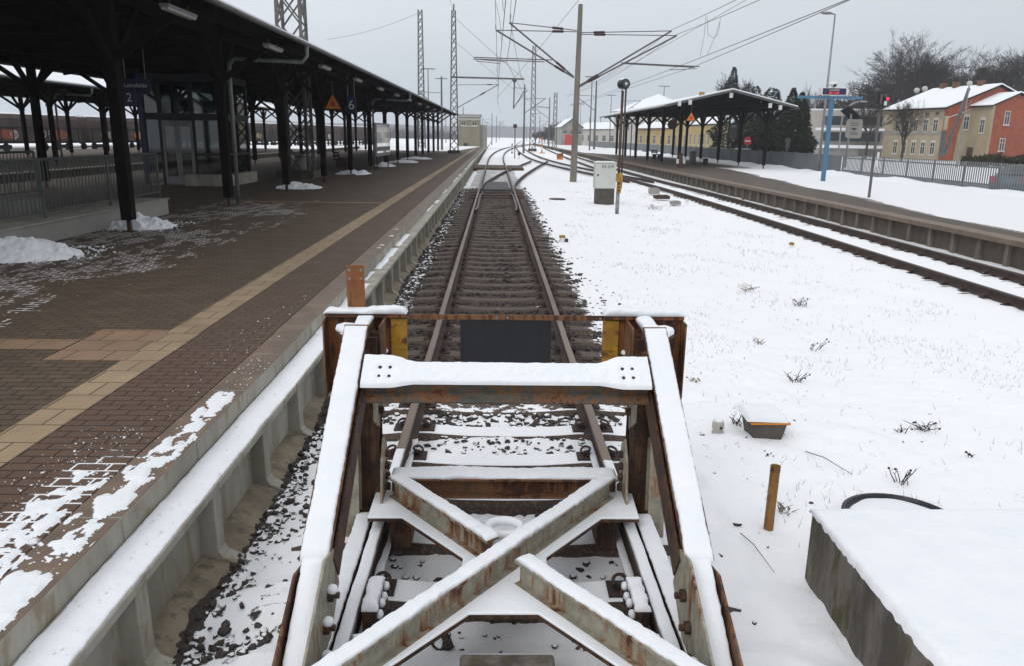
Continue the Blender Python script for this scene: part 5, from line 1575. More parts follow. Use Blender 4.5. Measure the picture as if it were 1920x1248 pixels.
# ------------------------------------------------------------------ near things in the snow
t = thing('concrete_box', 'mossy concrete chamber with a thick blanket of snow at the lower right', 'concrete chamber', (2.6, 3.3, -.2))
zc = .19
mb = MB(); mb.prism([(1.83, 3.99, -.45), (1.78, 2.2, -.45), (4.2, 2.2, -.45), (4.2, 4.0, -.45)], (0, 0, zc + .45)); q = mb.build('walls', 'mossy', t, bevel=.012); fix_normals(q)
mb = MB()
def lid(u, v):
    x = 1.80 + 2.42 * u; yv = 2.19 + 1.82 * v
    if u == 0: x = 1.785 + .045 * v
    e = min(u * 2.42, (1 - u) * 2.42, (1 - v) * 1.82, v * 1.82)
    e = max(0, min(1, e / .05))
    jag = .012 * fbm((x, yv, 1), 16, 3) * (1 - e)
    return Vector((x + jag, yv + jag, zc - .004 + .042 * (1 - (1 - e) ** 2.2) + .006 * fbm((x, yv, 3), 3, 3)))
snowsheet(lid, 120, 90, mb); mb.build('snow_lid', 'snow', t, smooth=True)
# well ring
c = atZ(1672, 955, -.12)
t = thing('shaft_ring', 'dark rim of a round shaft cover half buried in snow behind the concrete chamber', 'shaft cover', (2.68, 4.55, -.2))
mb = MB()
mb.rings([[Vector((2.68 + r * math.cos(a), 4.53 + r * 1.0 * math.sin(a), z)) for a in [k / 40 * 6.283 for k in range(40)]] for r, z in ((.37, -.3), (.37, -.125), (.345, -.12), (.335, -.14))]); mb.build('rim', 'blackplate', t)
mb = MB(); mb.rings([[Vector((2.68 + r * math.cos(a), 4.53 + r * math.sin(a), z + .012 * noise.noise(Vector((a * 2, r * 9, 1))))) for a in [k / 40 * 6.283 for k in range(40)]] for r, z in ((.338, -.15), (.30, -.128), (.2, -.115), (.05, -.11))]); mb.build('snow_cap', 'snow', t, smooth=True)
# yellow pipe
mb = MB(); n = 18
mb.rings([[Vector((1.815 + dx + r * math.cos(a), 4.56 + r * math.sin(a), z)) for a in [k / n * 6.283 for k in range(n)]] for r, z, dx in ((.031, -.3, 0), (.031, .225, .006), (.026, .225, .006), (.026, .15, .006))])
t = tag(mb.build('marker_pipe', 'yellowpipe', loc=(1.82, 4.56, -.2), smooth=False, bevel=.002), 'worn yellow pipe standing upright in the snow near the concrete chamber', 'pipe')
mb = MB(); mb.tube([(1.821, 4.56, .19), (1.821, 4.56, .226)], .0325, 18, caps=False); mb.build('rusty_rim', 'rust', t)
# trough box
t = thing('track_box', 'grey tapered box with an orange lid edge sunk in the snow', 'box', (2.33, 6.15, -.2))
mb = MB(); mb.rings([[Vector((2.33 + a * w, 6.20 + b * d, z)) for a, b in ((-1, -.9), (-.9, -1), (.9, -1), (1, -.9), (1, .9), (.9, 1), (-.9, 1), (-1, .9))] for w, d, z in ((.115, .13, -.26), (.125, .135, -.2), (.15, .155, -.075), (.15, .155, -.06))]); mb.build('body', 'cabbase', t, bevel=.006)
mb = MB(); mb.b2(2.165, 2.50, 6.03, 6.38, -.06, -.042); mb.build('lid', 'orangep', t, bevel=.004)
mb = MB()
def blid(u, v):
    x = 2.15 + .36 * u; yv = 6.035 + .37 * v; e = max(0, min(1, min(u, 1 - u, v * 1.0, 1 - v) * 9))
    return Vector((x - .02 * (1 - v), yv, -.043 + .045 * (1 - (1 - e) ** 2) + .012 * (1 - u)))
snowsheet(blid, 24, 24, mb); mb.build('snow_cap', 'snow', t, smooth=True)
# white cap
p = atZ(1347, 815, -.2)
t = thing('valve_cap', 'small round white cap in the snow left of the grey tapered box', 'valve cap', p)
mb = MB(); mb.rings([[Vector((p.x + r * math.cos(a), p.y + .03 + r * math.sin(a), z)) for a in [k / 14 * 6.283 for k in range(14)]] for r, z in ((.05, -.25), (.05, -.17), (.042, -.165), (.042, -.15), (.052, -.145), (.05, -.09), (.03, -.075))]); mb.build('body', 'plaster_w', t, smooth=False, bevel=.003)
mb = MB(); mb.tube([(p.x + .01, p.y - .015, -.125), (p.x + .01, p.y - .03, -.125)], .011, 8); mb.build('knob', 'black', t)
mb = MB(); mb.sphere((p.x, p.y + .03, -.075), .045, 10, 6, 0, (1, 1, .45)); mb.build('snow_cap', 'snow', t, smooth=True)

# dead weeds and twigs
def weed(px, py, w, h, n, seed, label, mat='weed', flat_=False, Z=-.21):
    p = atZ(px, py, Z); q = random.Random(seed); mb = MB()
    for k in range(n):
        a = q.uniform(-1, 1); b = q.uniform(-1, 1); hh = h * q.uniform(.35, 1)
        base = p + Vector((q.uniform(-.3, .3) * w, q.uniform(-.3, .3) * w, -.02))
        if flat_: tip = base + Vector((a * w, b * w * .6, q.uniform(.0, .06)))
        else: tip = base + Vector((a * w * .6, b * w * .4, hh))
        mid = base.lerp(tip, .5) + Vector((q.uniform(-.1, .1) * w, 0, .12 * hh))
        mb.tube([base, mid, tip], [.0045, .0035, .0015], 4)
        if q.random() < .6:
            s = mid.lerp(tip, .4); mb.tube([s, s + Vector((q.uniform(-.3, .3) * w, q.uniform(-.2, .2) * w, .25 * hh))], [.003, .001], 4)
        if q.random() < .35: mb.sphere(tip, .011, 5, 4)
    tag(mb.build('dead_weed', mat, loc=p), label, 'weed', 'dead weeds poking through the snow')
weed(1490, 712, .20, .14, 12, 1, 'spreading dark weed above the grey tapered box in the snow')
weed(1530, 652, .22, .14, 7, 2, 'thin weed with one long stalk bending right')
weed(1500, 572, .25, .13, 14, 3, 'dense dry tuft below the right running line')
weed(1405, 543, .35, .12, 16, 4, 'wide straw coloured tuft in the middle of the snow field', 'straw')
weed(1735, 800, .16, .05, 14, 5, 'low dark tangle of weed right of the tapered box', flat_=True)
weed(1690, 900, .12, .12, 9, 6, 'bristly weed just behind the round shaft rim')
weed(1385, 795, .16, .12, 12, 7, 'brown stalks leaning on the left side of the tapered box')
weed(1470, 960, .12, .10, 16, 8, 'pale grass tuft at the foot of the yellow pipe', 'straw')
weed(1300, 715, .10, .10, 8, 9, 'small pale tuft right of the buffer stop head', 'straw')
weed(1225, 392, .7, .22, 18, 10, 'brownish tuft behind the loudspeaker post', 'weed')
weed(1690, 805, .10, .08, 8, 11, 'sparse weed left of the low dark tangle')
weed(1425, 640, .14, .1, 8, 12, 'little sprig left of the thin weed', 'straw')
weed(1440, 855, .07, .05, 6, 13, 'tiny dark sprig below the tapered box')
weed(1820, 850, .06, .04, 6, 14, 'tiny brown sprig at the far right of the snow')
def twig(pa, pb, label, r=.004):
    a, b = atZ(*pa, -.19), atZ(*pb, -.19); mb = MB()
    mb.tube([a, a.lerp(b, .4) + Vector((0, 0, .025)), b], [r, r * .9, r * .5], 5); tag(mb.build('twig', 'weed', loc=a), label, 'twig')
twig((1510, 845), (1598, 888), 'straight dry twig lying right of the tapered box')
twig((1388, 998), (1452, 1072), 'short twig lying in the snow left of the concrete chamber', .003)
# faint grass over the snow field
q = random.Random(5); V = []; Fc = []
for k in range(9000):
    x = q.uniform(1.9, 7.6); y = q.uniform(3.5, 22) if q.random() < .75 else q.uniform(22, 40)
    if fbm((x, y, 11), .7, 4) < .2 and q.random() < .94: continue
    z = gz(x, y); h = q.uniform(.02, .085); a = q.uniform(0, 6.28); d = q.uniform(.2, 1.0) * h; wd = .0018 + .00012 * y
    o = len(V)
    V += [(x - wd, y, z - .01), (x + wd, y, z - .01), (x + math.cos(a) * d, y + math.sin(a) * d, z + h)]
    Fc.append((o, o + 1, o + 2))
struct(np_mesh('dry_grass', V, Fc, 'straw'), 'stuff')
V = []; Fc = []
for k in range(900):
    x = 1.7 + abs(q.gauss(0, 2.2)); y = q.uniform(2.6, 20)
    if x > 7.4: continue
    z = gz(x, y); s = q.uniform(.004, .016) * (1 + y * .03); o = len(V)
    for _ in range(3): V.append((x + q.uniform(-1, 1) * s, y + q.uniform(-1, 1) * s * 1.5, z + q.uniform(0, 1) * s + .002))
    Fc.append((o, o + 1, o + 2))
struct(np_mesh('leaf_litter', V, Fc, 'weed'), 'stuff')
# ------------------------------------------------------------------ trees
def bare_tree(name, label, x, y, z, h, spread, seed, group=None, levels=5, tw=.03, fork=.3, up_=.10):
    q = random.Random(seed)
    t = thing(name, label, 'tree', (x, y, z), 0, group)
    tb, cb = MB(), MB()
    def grow(p, d, ln, r, lv):
        n = 3 if lv > 2 else 2
        pts = [p]; dd = d.copy()
        for k in range(n):
            dd = (dd + Vector((q.uniform(-.16, .16), q.uniform(-.16, .16), q.uniform(-.02, .10)))).normalized()
            pts.append(pts[-1] + dd * ln / n)
        r1 = max(tw * .5, r * (.62 if lv > 0 else .35))
        rs_ = [r + (r1 - r) * k / n for k in range(n + 1)]
        (tb if lv >= levels - 1 else cb).tube(pts, rs_, 6 if lv >= levels - 1 else (4 if lv >= 3 else 3), caps=False)
        if lv == 0: return
        nb = 4 if lv >= levels - 1 else (3 if lv > 1 else 4)
        for k in range(nb):
            f = 1.0 if k == 0 else q.uniform(.4, .98)
            i = min(n - 1, int(f * n)); pp = pts[i].lerp(pts[i + 1], f * n - i) if f < 1 else pts[-1]
            ax = dd.cross(Vector((q.uniform(-1, 1), q.uniform(-1, 1), q.uniform(-.3, .3)))).normalized()
            ang = q.uniform(.25, .8) * spread * (.5 if k == 0 else 1)
            nd = Matrix.Rotation(ang, 3, ax) @ dd
            nd.z = nd.z * .92 + up_; nd.normalize()
            grow(pp, nd, ln * q.uniform(.58, .82), r1 * q.uniform(.65, .9), lv - 1)
    p = Vector((x, y, z)); r0 = h * .020
    tb.tube([p + Vector((0, 0, -.3)), p + Vector((0, 0, h * fork))], [r0 * 1.25, r0], 8, caps=False)
    for k in range(4):
        a = k * 1.57 + q.uniform(-.5, .5); tl = q.uniform(.15, .55) * spread
        grow(p + Vector((0, 0, h * fork * q.uniform(.8, 1))), Vector((math.cos(a) * tl, math.sin(a) * tl, 1)).normalized(), h * q.uniform(.22, .30), r0 * .7, levels)
    tb.build('trunk', 'bark', t); cb.build('crown', 'twig', t)
    return t
def conifer(name, label, x, y, z, h, R0, seed, mat='needle', shape=1.0, n=5200, base=.04, tri=.42):
    t = thing(name, label, 'tree', (x, y, z))
    rs2 = np.random.RandomState(seed)
    f = rs2.uniform(0, 1, n) ** 1.25
    rad = R0 * (1 - f) ** shape
    a = rs2.uniform(0, 6.283, n)
    lum = np.array([noise.noise(Vector((math.cos(aa) * 1.6, math.sin(aa) * 1.6, ff * h * .55 + seed))) for aa, ff in zip(a, f)])
    tier = .82 + .18 * np.sin(f * h * 2.2 + a * .6)
    rr = rad * (.55 + .45 * rs2.uniform(0, 1, n) ** .5) * (1 + .38 * lum) * tier + .05
    P = np.stack([x + rr * np.cos(a), y + rr * np.sin(a), z + h * (base + (1 - base) * f) - rr * .12], 1)
    d = rs2.normal(size=(n, 3, 3)); d /= np.linalg.norm(d, axis=2, keepdims=True)
    sz = tri * (1.1 - .65 * f) * rs2.uniform(.5, 1.2, n)
    out = np.stack([np.cos(a), np.sin(a), -.35 * np.ones(n)], 1)
    V = P[:, None, :] + d * sz[:, None, None] * .55
    V[:, 0] += out * sz[:, None] * .7
    np_mesh('crown', V.reshape(-1, 3), np.arange(n * 3).reshape(-1, 3), mat, t)
    mb = MB(); mb.tube([(x, y, z - .3), (x, y, z + h * .9)], [h * .02, .02], 6); mb.build('trunk', 'bark', t)
    return t
def px_tree(px, Y, pytop, z=.25):
    p = atY(px, pytop, Y); return p.x, Y, z, p.z - z
labs = ['broad bare tree at the left end of the row behind the yellow house', 'tall bare tree second from the left behind the yellow house roof', 'tallest bare tree above the snowy house roof', 'bare tree above the chimney of the yellow house', 'bare tree at the right edge of the photo behind the brick wing', 'bare tree between the brown evergreen and the right edge tree']
for i, (px, Y, top, sp) in enumerate(((1645, 118, 112, 1.35), (1700, 128, 62, 1.2), (1745, 134, 55, 1.1), (1792, 126, 66, 1.25), (1930, 120, 68, 1.25), (1875, 130, 84, 1.25))):
    x, y, z, h = px_tree(px, Y, top)
    bare_tree('bare_tree', labs[i], x, y, z, h * 1.0, sp, 31 + i, 'bare trees behind the houses', 6, .032, .22, -.01)
x, y, z, h = px_tree(1843, 124, 128); conifer('evergreen_tree', 'dense brownish evergreen between the bare trees behind the house', x, y, z, h, 3.9, 5, 'hedge', .6, 4200, .1, .9)
x, y, z, h = px_tree(1392, 104, 126); bare_tree('bare_tree', 'pale bare tree behind the spruce at the right canopy', x, y, z, h * .9, .75, 61, None, 5, .028, .3)
x, y, z, h = px_tree(1377, 100, 126); conifer('spruce_tree', 'narrow topped spruce rising behind the right canopy ridge', x, y, z, h, 3.0, 8, 'needle', .8, 5200)
x, y, z, h = px_tree(1448, 92, 166); conifer('pine_tree', 'dark rounded pine behind the right eave of the right canopy', x, y, z, h, 3.3, 9, 'needle', .45, 3400, .12, .6)
x, y, z, h = px_tree(1418, 98, 162); conifer('pine_tree', 'dark pine crown left of the rounded one behind the right canopy', x, y, z, h, 2.2, 19, 'needle', .55, 2400, .12, .6)
x, y, z, h = px_tree(1489, 74, 166); conifer('cypress_tree', 'tall pointed dark green cypress right of the right canopy', x, y, z, h, 2.3, 10, 'needle2', .8, 6500, .02, .42)
x, y, z, h = px_tree(1505, 75, 174); conifer('cypress_tree', 'second pointed cypress crowding the tall one on its right', x, y, z, h, 2.0, 14, 'needle2', .8, 5200, .02, .42)
x, y, z, h = px_tree(1442, 72, 212); conifer('cypress_tree', 'broad low cypress behind the last post of the right canopy', x, y, z, h, 1.8, 11, 'needle2', .5, 4600, .02, .42)
x, y, z, h = px_tree(1463, 73, 205); conifer('cypress_tree', 'middle cypress of the dark clump', x, y, z, h, 1.5, 12, 'needle2', .5, 4200, .02, .42)
for i, (px, top) in enumerate(((1508, 170), (1522, 154), (1538, 158), (1551, 150), (1568, 160), (1583, 172), (1597, 160))):
    x, y, z, h = px_tree(px, 150 + (i * 7) % 20, top)
    bare_tree('poplar_tree', 'one of the bare upright poplars far behind the white building', x, y, z, h, .28, 70 + i, 'row of bare poplars', 4, .03, .15)
q = atY(1690, 300, 84)
bare_tree('bare_tree', 'small bare tree standing before the yellow house front', q.x, 84, .25, 6.3, .9, 93, None, 5, .014, .25)
x, y, z, h = px_tree(1636, 96, 190); bare_tree('bare_tree', 'thick forked bare tree behind the light signal', x, y, z, h, .9, 95, None, 5, .025, .3)

# far copse right of the tracks and woods along the horizon
for i, (px, Y, top) in enumerate(((1005, 300, 246), (1016, 290, 236), (1028, 280, 229), (1041, 270, 225), (1054, 265, 222), (1066, 262, 228), (1082, 260, 232), (1100, 262, 238), (1034, 250, 240), (1060, 246, 238), (1022, 262, 246))):
    x, y, z, h = px_tree(px, Y, top, 0)
    bare_tree('bare_tree', 'dense bare tree of the far copse right of the tracks', x, y, z, h * 1.0, 1.1, 120 + i, 'far copse right of the tracks', 4, .11, .12)
rs3 = np.random.RandomState(12); n = 9000
X = rs3.uniform(-330, 330, n); Yw = 420 + np.abs(X) * .35 + rs3.uniform(0, 60, n)
hh = np.array([max(1.2, 5.5 + 5.5 * noise.noise(Vector((a * .02, 3, 0))) + 2.5 * noise.noise(Vector((a * .11, 7, 0)))) for a in X]) * rs3.uniform(.4, 1.1, n)
wd = rs3.uniform(.12, .5, n)
keep = np.abs(X - 9) > 22
V = np.stack([np.stack([X - wd, Yw, np.zeros(n)], 1), np.stack([X + wd, Yw, np.zeros(n)], 1), np.stack([X + rs3.uniform(-1.5, 1.5, n), Yw + 1, hh], 1)], 1)[keep]
struct(np_mesh('far_wood', V.reshape(-1, 3), np.arange(len(V) * 3).reshape(-1, 3), 'farwood'), 'stuff')

# ------------------------------------------------------------------ buildings
def window(par, c, w, h, u, nrm, arch=False, mat='frame_w', bars=True):
    """frame standing 3 cm proud of the wall, pane set into it"""
    u = Vector(u).normalized(); nrm = Vector(nrm).normalized(); c = Vector(c)
    def P(a, b, d): return c + u * a + ZUP * b + nrm * d
    fw = .075; mb = MB()
    for a0, a1, b0, b1 in ((-w / 2, -w / 2 + fw, -h / 2, h / 2), (w / 2 - fw, w / 2, -h / 2, h / 2), (-w / 2 + fw, w / 2 - fw, -h / 2, -h / 2 + fw), (-w / 2 + fw, w / 2 - fw, h / 2 - fw, h / 2)) + (((-.03, .03, -h / 2 + fw, h / 2 - fw), (-w / 2 + fw, w / 2 - fw, h * .12, h * .12 + .06)) if bars else ()):
        mb.prism([P(a0, b0, .001), P(a1, b0, .001), P(a1, b1, .001), P(a0, b1, .001)], nrm * .05)
    if arch:
        pts = [P(-w / 2 - .08, h / 2, 0), P(w / 2 + .08, h / 2, 0)] + [P((w / 2 + .08) * math.cos(a), h / 2 + .22 * math.sin(a), 0) for a in [math.pi * k / 6 for k in range(1, 6)]]
        mb.prism(pts, nrm * .035)
    mb.prism([P(-w / 2 - .08, -h / 2 - .1, 0), P(w / 2 + .08, -h / 2 - .1, 0), P(w / 2 + .08, -h / 2, 0), P(-w / 2 - .08, -h / 2, 0)], nrm * .09)
    f = mb.build('window', mat, par); fix_normals(f)
    mb = MB(); mb.prism([P(-w / 2 + .03, -h / 2 + .03, .004), P(w / 2 - .03, -h / 2 + .03, .004), P(w / 2 - .03, h / 2 - .03, .004), P(-w / 2 + .03, h / 2 - .03, .004)], nrm * .012)
    g = mb.build('pane', 'glass', f); fix_normals(g)
    return f
# the yellow house with the brick gable
C0 = Vector((51.2, 90, 0)); U = Vector((-.187, .982, 0)).normalized(); W = Vector((.982, .187, 0)).normalized()
hs = thing('house', 'two storey yellow house with a snowy roof and red brick gable side', 'house', (51.2, 90, .2))
def H(wv, uv, z): return C0 + W * wv + U * uv + ZUP * z
LW, ZE, ZR, WW = 10.2, 6.1, 8.6, 13.0
mb = MB(); mb.prism([H(0.02, .02, .1), H(.02, LW, .1), H(.02, LW, ZE), H(.02, .02, ZE)], W * .3); q = mb.build('wall', 'plaster_y', hs); fix_normals(q)
mb = MB(); mb.prism([H(0, 0, .1), H(WW, 0, .1), H(WW, 0, ZE), H(WW / 2, 0, ZR - .1), H(0, 0, ZE)], U * .3); q = mb.build('gable_wall', 'redbrick', hs); fix_normals(q)
mb = MB(); mb.prism([H(0, LW - .3, .1), H(WW, LW - .3, .1), H(WW, LW - .3, ZE), H(WW / 2, LW - .3, ZR - .1), H(0, LW - .3, ZE)], U * .3); q = mb.build('gable_wall', 'plaster_y', hs); fix_normals(q)
mb = MB(); mb.prism([H(WW - .3, .3, .1), H(WW, .3, .1), H(WW, .3, ZE), H(WW - .3, .3, ZE)], U * (LW - .6)); q = mb.build('wall', 'plaster_y', hs); fix_normals(q)
mb = MB(); mb.prism([H(1.75, -.02, .1), H(3.5, -.02, .1), H(3.5, -.02, 6.0), H(2.4, -.02, 5.6), H(1.9, -.02, 3.2)], U * .03); q = mb.build('plaster_patch', 'plaster_y', hs); fix_normals(q)
for a, b in ((-.45, WW / 2), (WW + .45, WW / 2)):
    zz = ZE - .17
    mb = MB(); mb.prism([H(a, -.3, zz), H(b, -.3, ZR), H(b, -.3, ZR + .16), H(a, -.3, zz + .16)], U * (LW + .6)); rf = mb.build('roof', 'soffit', hs); fix_normals(rf)
    mb = MB(); mb.prism([H(a, -.32, zz + .165), H(b, -.32, ZR + .165), H(b, -.32, ZR + .30), H(a, -.32, zz + .28)], U * (LW + .64)); sn = mb.build('roof_snow', 'snow', rf); fix_normals(sn)
for uv, wv in ((2.6, 6.3), (6.4, 6.2), (8.6, 6.3)):
    mb = MB(); c = H(wv, uv, ZR + .15); mb.box(c, (.5, .8, 1.0)); mb.box(c + Vector((0, 0, .55)), (.6, .9, .12)); mb.build('chimney', 'rust', hs)
mb = MB(); mb.prism([H(-.06, -.05, 3.15), H(.0, -.05, 3.15), H(.0, -.05, 3.4), H(-.06, -.05, 3.4)], U * (LW + .1)); mb.prism([H(-.06, -.05, 5.0), H(.0, -.05, 5.0), H(.0, -.05, 5.12), H(-.06, -.05, 5.12)], U * (LW + .1))
mb.prism([H(-.10, -.05, 3.4), H(.0, -.05, 3.4), H(.0, -.05, 3.46), H(-.10, -.05, 3.46)], U * (LW + .1)); q = mb.build('cornice', 'plaster_g', hs); fix_normals(q)
for k in range(5):
    uv = 1.44 + 1.6 * k
    window(hs, H(0.02, uv, 4.15), .78, 1.4, U, -W, True); window(hs, H(.02, uv, 1.55), .78, 1.45, U, -W, True)
    mb = MB()
    for d in (-.14, .14): mb.prism([H(-.02, uv + d - .07, 5.3), H(.01, uv + d - .07, 5.3), H(.01, uv + d - .07, 5.62), H(-.02, uv + d - .07, 5.62)], U * .14)
    q = mb.build('attic_vent', 'glass', hs); fix_normals(q)
window(hs, H(2.75, -.02, 4.45), .75, 1.5, W, -U, True)
mb = MB(); mb.tube([H(.25, -.08, 5.0), H(3.4, -.08, 6.05)], .06, 6); mb.build('rain_pipe', 'frame_w', hs)
# brick wing
PR = 2.9
wg0, wg1, wr_ = 3.4, 9.8, 6.5
mb = MB(); mb.prism([H(wg0, -PR, .1), H(wg1, -PR, .1), H(wg1, -PR, 6.35), H(wr_, -PR, 7.55), H(wg0, -PR, 6.35)], U * .3); q = mb.build('wing_gable', 'redbrick', hs); fix_normals(q)
mb = MB(); mb.prism([H(wg0 - .02, -PR - .01, .1), H(wg0 + .28, -PR - .01, .1), H(wg0 + .28, -PR - .01, 6.35), H(wg0 - .02, -PR - .01, 6.35)], U * (PR - .02)); q = mb.build('wing_wall', 'plaster_y', hs); fix_normals(q)
mb = MB(); mb.prism([H(wg1 - .3, -PR + .3, .1), H(wg1, -PR + .3, .1), H(wg1, -PR + .3, 6.35), H(wg1 - .3, -PR + .3, 6.35)], U * (PR - .3)); q = mb.build('wing_wall', 'redbrick', hs); fix_normals(q)
for a in (wg0 - .4, wg1 + .4):
    mb = MB(); mb.prism([H(a, -PR - .3, 6.18), H(wr_, -PR - .3, 7.6), H(wr_, -PR - .3, 7.74), H(a, -PR - .3, 6.32)], U * (PR + 3)); rf = mb.build('roof', 'soffit', hs); fix_normals(rf)
    mb = MB(); mb.prism([H(a, -PR - .32, 6.325), H(wr_, -PR - .32, 7.745), H(wr_, -PR - .32, 7.86), H(a, -PR - .32, 6.43)], U * (PR + 3)); sn = mb.build('roof_snow', 'snow', rf); fix_normals(sn)
window(hs, H(wg0 - .02, -PR * .62, 4.1), .7, 1.5, U, -W, True)
mb = MB(); mb.prism([H(wg0 - .04, -PR * .34, .1), H(wg0 - .04, -PR * .34 + .9, .1), H(wg0 - .04, -PR * .34 + .9, 1.75), H(wg0 - .04, -PR * .34, 1.75)], W * .05); q = mb.build('door', 'darksteel', hs); fix_normals(q)
window(hs, H(5.4, -PR - .01, 5.0), .72, 1.5, W, -U, False); window(hs, H(5.3, -PR - .01, 2.1), .72, 1.4, W, -U, False)
# hedge and its neighbours
rs4 = np.random.RandomState(4); n = 9000
X = rs4.uniform(42.5, 66, n); Yh = 70 + (X - 42) * .12 + rs4.uniform(0, 1.3, n); Zh_ = .2 + .85 * rs4.uniform(0, 1, n) ** .7 + .12 * np.sin(X * 1.7)
P_ = np.stack([X, Yh, Zh_], 1); d = rs4.normal(size=(n, 3, 3)) * .13
tag(np_mesh('hedge', (P_[:, None] + d).reshape(-1, 3), np.arange(n * 3).reshape(-1, 3), 'hedge', loc=(48, 71, .3)), 'long clipped brownish hedge in front of the brick house', 'hedge')
# raised barrier boom by the house
a, b = atY(1772, 290, 70), atY(1817, 166, 70)
t = thing('barrier', 'raised grey barrier boom leaning beside the yellow house corner', 'barrier', a)
mb = MB(); mb.bar(a, b, .17, .2); mb.build('boom', 'zinc', t)
mb = MB(); mb.box(a + Vector((-.3, .1, .9)), (.3, .4, 2.2)); mb.build('housing', 'zinc', t)
mb = MB(); mb.box(a + Vector((-.4, -.1, 2.7)), (.25, .2, 1.2)); mb.build('warning_plate', 'plaster_y', t)
mb = MB(); mb.bar(a.lerp(b, .55) + Vector((.05, -.2, 0)), a.lerp(b, .82) + Vector((.5, -.2, 0)), .035, .035); mb.build('stay', 'galv', t)
for i, (px, py, yb) in enumerate(((1818, 157, 66), (1719, 170, 110), (1734, 167, 112))):
    p = atY(px, py, yb)
    t = thing('globe_lamp', ['white globe lamp at the tip of the raised barrier', 'left one of two white globe lamps above the house roof edge', 'right one of two white globe lamps above the house roof edge'][i], 'street lamp', (p.x, yb, .2))
    mb = MB(); mb.sphere(p, .22 * yb / 66, 12, 8); mb.build('globe', 'frame_w', t, smooth=True)
    mb = MB(); mb.tube([(p.x, yb, .2), p], .05, 6); mb.build('pole', 'galv', t)
# solar post with bus timetable
Y = 62; p = atY(1586, 300, Y); x = p.x
t = thing('solar_post', 'pale post carrying a tilted solar panel and a rounded white notice board', 'bus stop post', (x, Y, .25))
q1 = atY(1590, 205, Y)
mb = MB(); mb.tube([(x, Y, .2), (x, Y, q1.z)], .09, 8); mb.build('pole', 'galv', t)
mb = MB(); c = atY(1595, 214, Y); M3 = Matrix.Rotation(R(38), 3, 'Y') @ Matrix.Rotation(R(-30), 3, 'X'); mb.box(c, (1.35, .9, .06), M3); mb.build('solar_panel', 'blackplate', t)
mb = MB(); c = atY(1601, 242, Y); mb.rings([[Vector((c.x + a * .62, Y + d, c.z + b * .72)) for a, b in ((-1, -.8), (-.8, -1), (.8, -1), (1, -.8), (1, .8), (.8, 1), (-.8, 1), (-1, .8))] for d in (-.08, .08)]); nb = mb.build('notice_board', 'plaster_g', t)
mb = MB(); mb.prism([(c.x - .28, Y - .085, c.z + .05), (c.x + .22, Y - .085, c.z + .05), (c.x - .02, Y - .085, c.z - .15)], (0, .01, 0)); q = mb.build('emblem', 'black', nb); fix_normals(q)
for dz in (.42, .25, -.3, -.42):
    mb = MB(); mb.b2(c.x - .35, c.x + .3, Y - .086, Y - .075, c.z + dz - .03, c.z + dz + .03); mb.build('text_line', 'zinc', nb)

def block(name, label, cat, corners, z0, z1, mat, roof=.0, snow=True, hip=False):
    """a plain volume on a four-point plan, with a flat or pitched snowy roof"""
    c = sum((Vector(p) for p in corners), Vector((0, 0))) / 4
    t = thing(name, label, cat, (c.x, c.y, z0))
    P4 = [Vector((*p, 0)) for p in corners]
    mb = MB(); mb.prism([p + ZUP * z0 for p in P4], ZUP * (z1 - z0)); q = mb.build('wall', mat, t); fix_normals(q)
    m1, m2 = (P4[0] + P4[3]) / 2, (P4[1] + P4[2]) / 2
    if hip:
        ctr = Vector((c.x, c.y, 0)); ap = ctr + ZUP * (z1 + roof)
        ex = [p + (p - ctr).normalized() * .6 + ZUP * (z1 - .1) for p in P4]
        for off, nm, mt in ((0, 'roof', 'soffit'), (.05, 'roof_snow', 'snow')):
            mb = MB(); vs = [e + ZUP * off for e in ex] + [ap + ZUP * off] + [e + ZUP * (off + .16) for e in ex] + [ap + ZUP * (off + .16)]
            mb.add(vs, [(k, (k + 1) % 4, 4) for k in range(4)] + [(5 + (k + 1) % 4, 5 + k, 9) for k in range(4)] + [(k, 5 + k, 5 + (k + 1) % 4, (k + 1) % 4) for k in range(4)])
            q = mb.build(nm, mt, t); fix_normals(q)
    elif roof:
        ctr = Vector((c.x, c.y, 0))
        ex = [p + (p - ctr).normalized() * .5 for p in P4]
        d = (m2 - m1).normalized() * .4
        for th, mt, off, nm in ((.14, 'soffit', .003, 'roof'), (.14, 'snow', .145, 'roof_snow')):
            mb = MB()
            for (a, b) in ((0, 1), (3, 2)):
                lo0, lo1 = ex[a] + ZUP * (z1 - .1 + off), ex[b] + ZUP * (z1 - .1 + off)
                hi0, hi1 = m1 - d + ZUP * (z1 + roof + off), m2 + d + ZUP * (z1 + roof + off)
                mb.prism([lo0, lo1, hi1, hi0], ZUP * th)
            q = mb.build(nm, mt, t); fix_normals(q)
        mb = MB(); e = .05
        for m_, a, b in ((m1, 0, 3), (m2, 1, 2)):
            mb.prism([P4[a] + ZUP * z1, P4[b] + ZUP * z1, m_ + ZUP * (z1 + roof)], (m2 - m1).normalized() * (e if m_ is m1 else -e))
        q = mb.build('gable', mat, t); fix_normals(q)
    elif snow:
        mb = MB(); mb.prism([p + ZUP * (z1 + .003) for p in P4], ZUP * .16); q = mb.build('roof_snow', 'snow', t); fix_normals(q)
    return t, P4
def row_windows(t, p0, p1, n, z, w, h, mat='frame_w', bars=True):
    p0, p1 = Vector((*p0, 0)), Vector((*p1, 0)); u = (p1 - p0).normalized(); nr = Vector((u.y, -u.x, 0))
    if nr.dot(Vector((0, 0, 0)) - p0) < 0: nr = -nr
    for k in range(n):
        c = p0.lerp(p1, (k + .5) / n) + ZUP * z
        window(t, c + nr * .003, w, h, u, nr, False, mat, bars)
def XY(px, Y): 
    p = atY(px, 262, Y); return (p.x, Y)
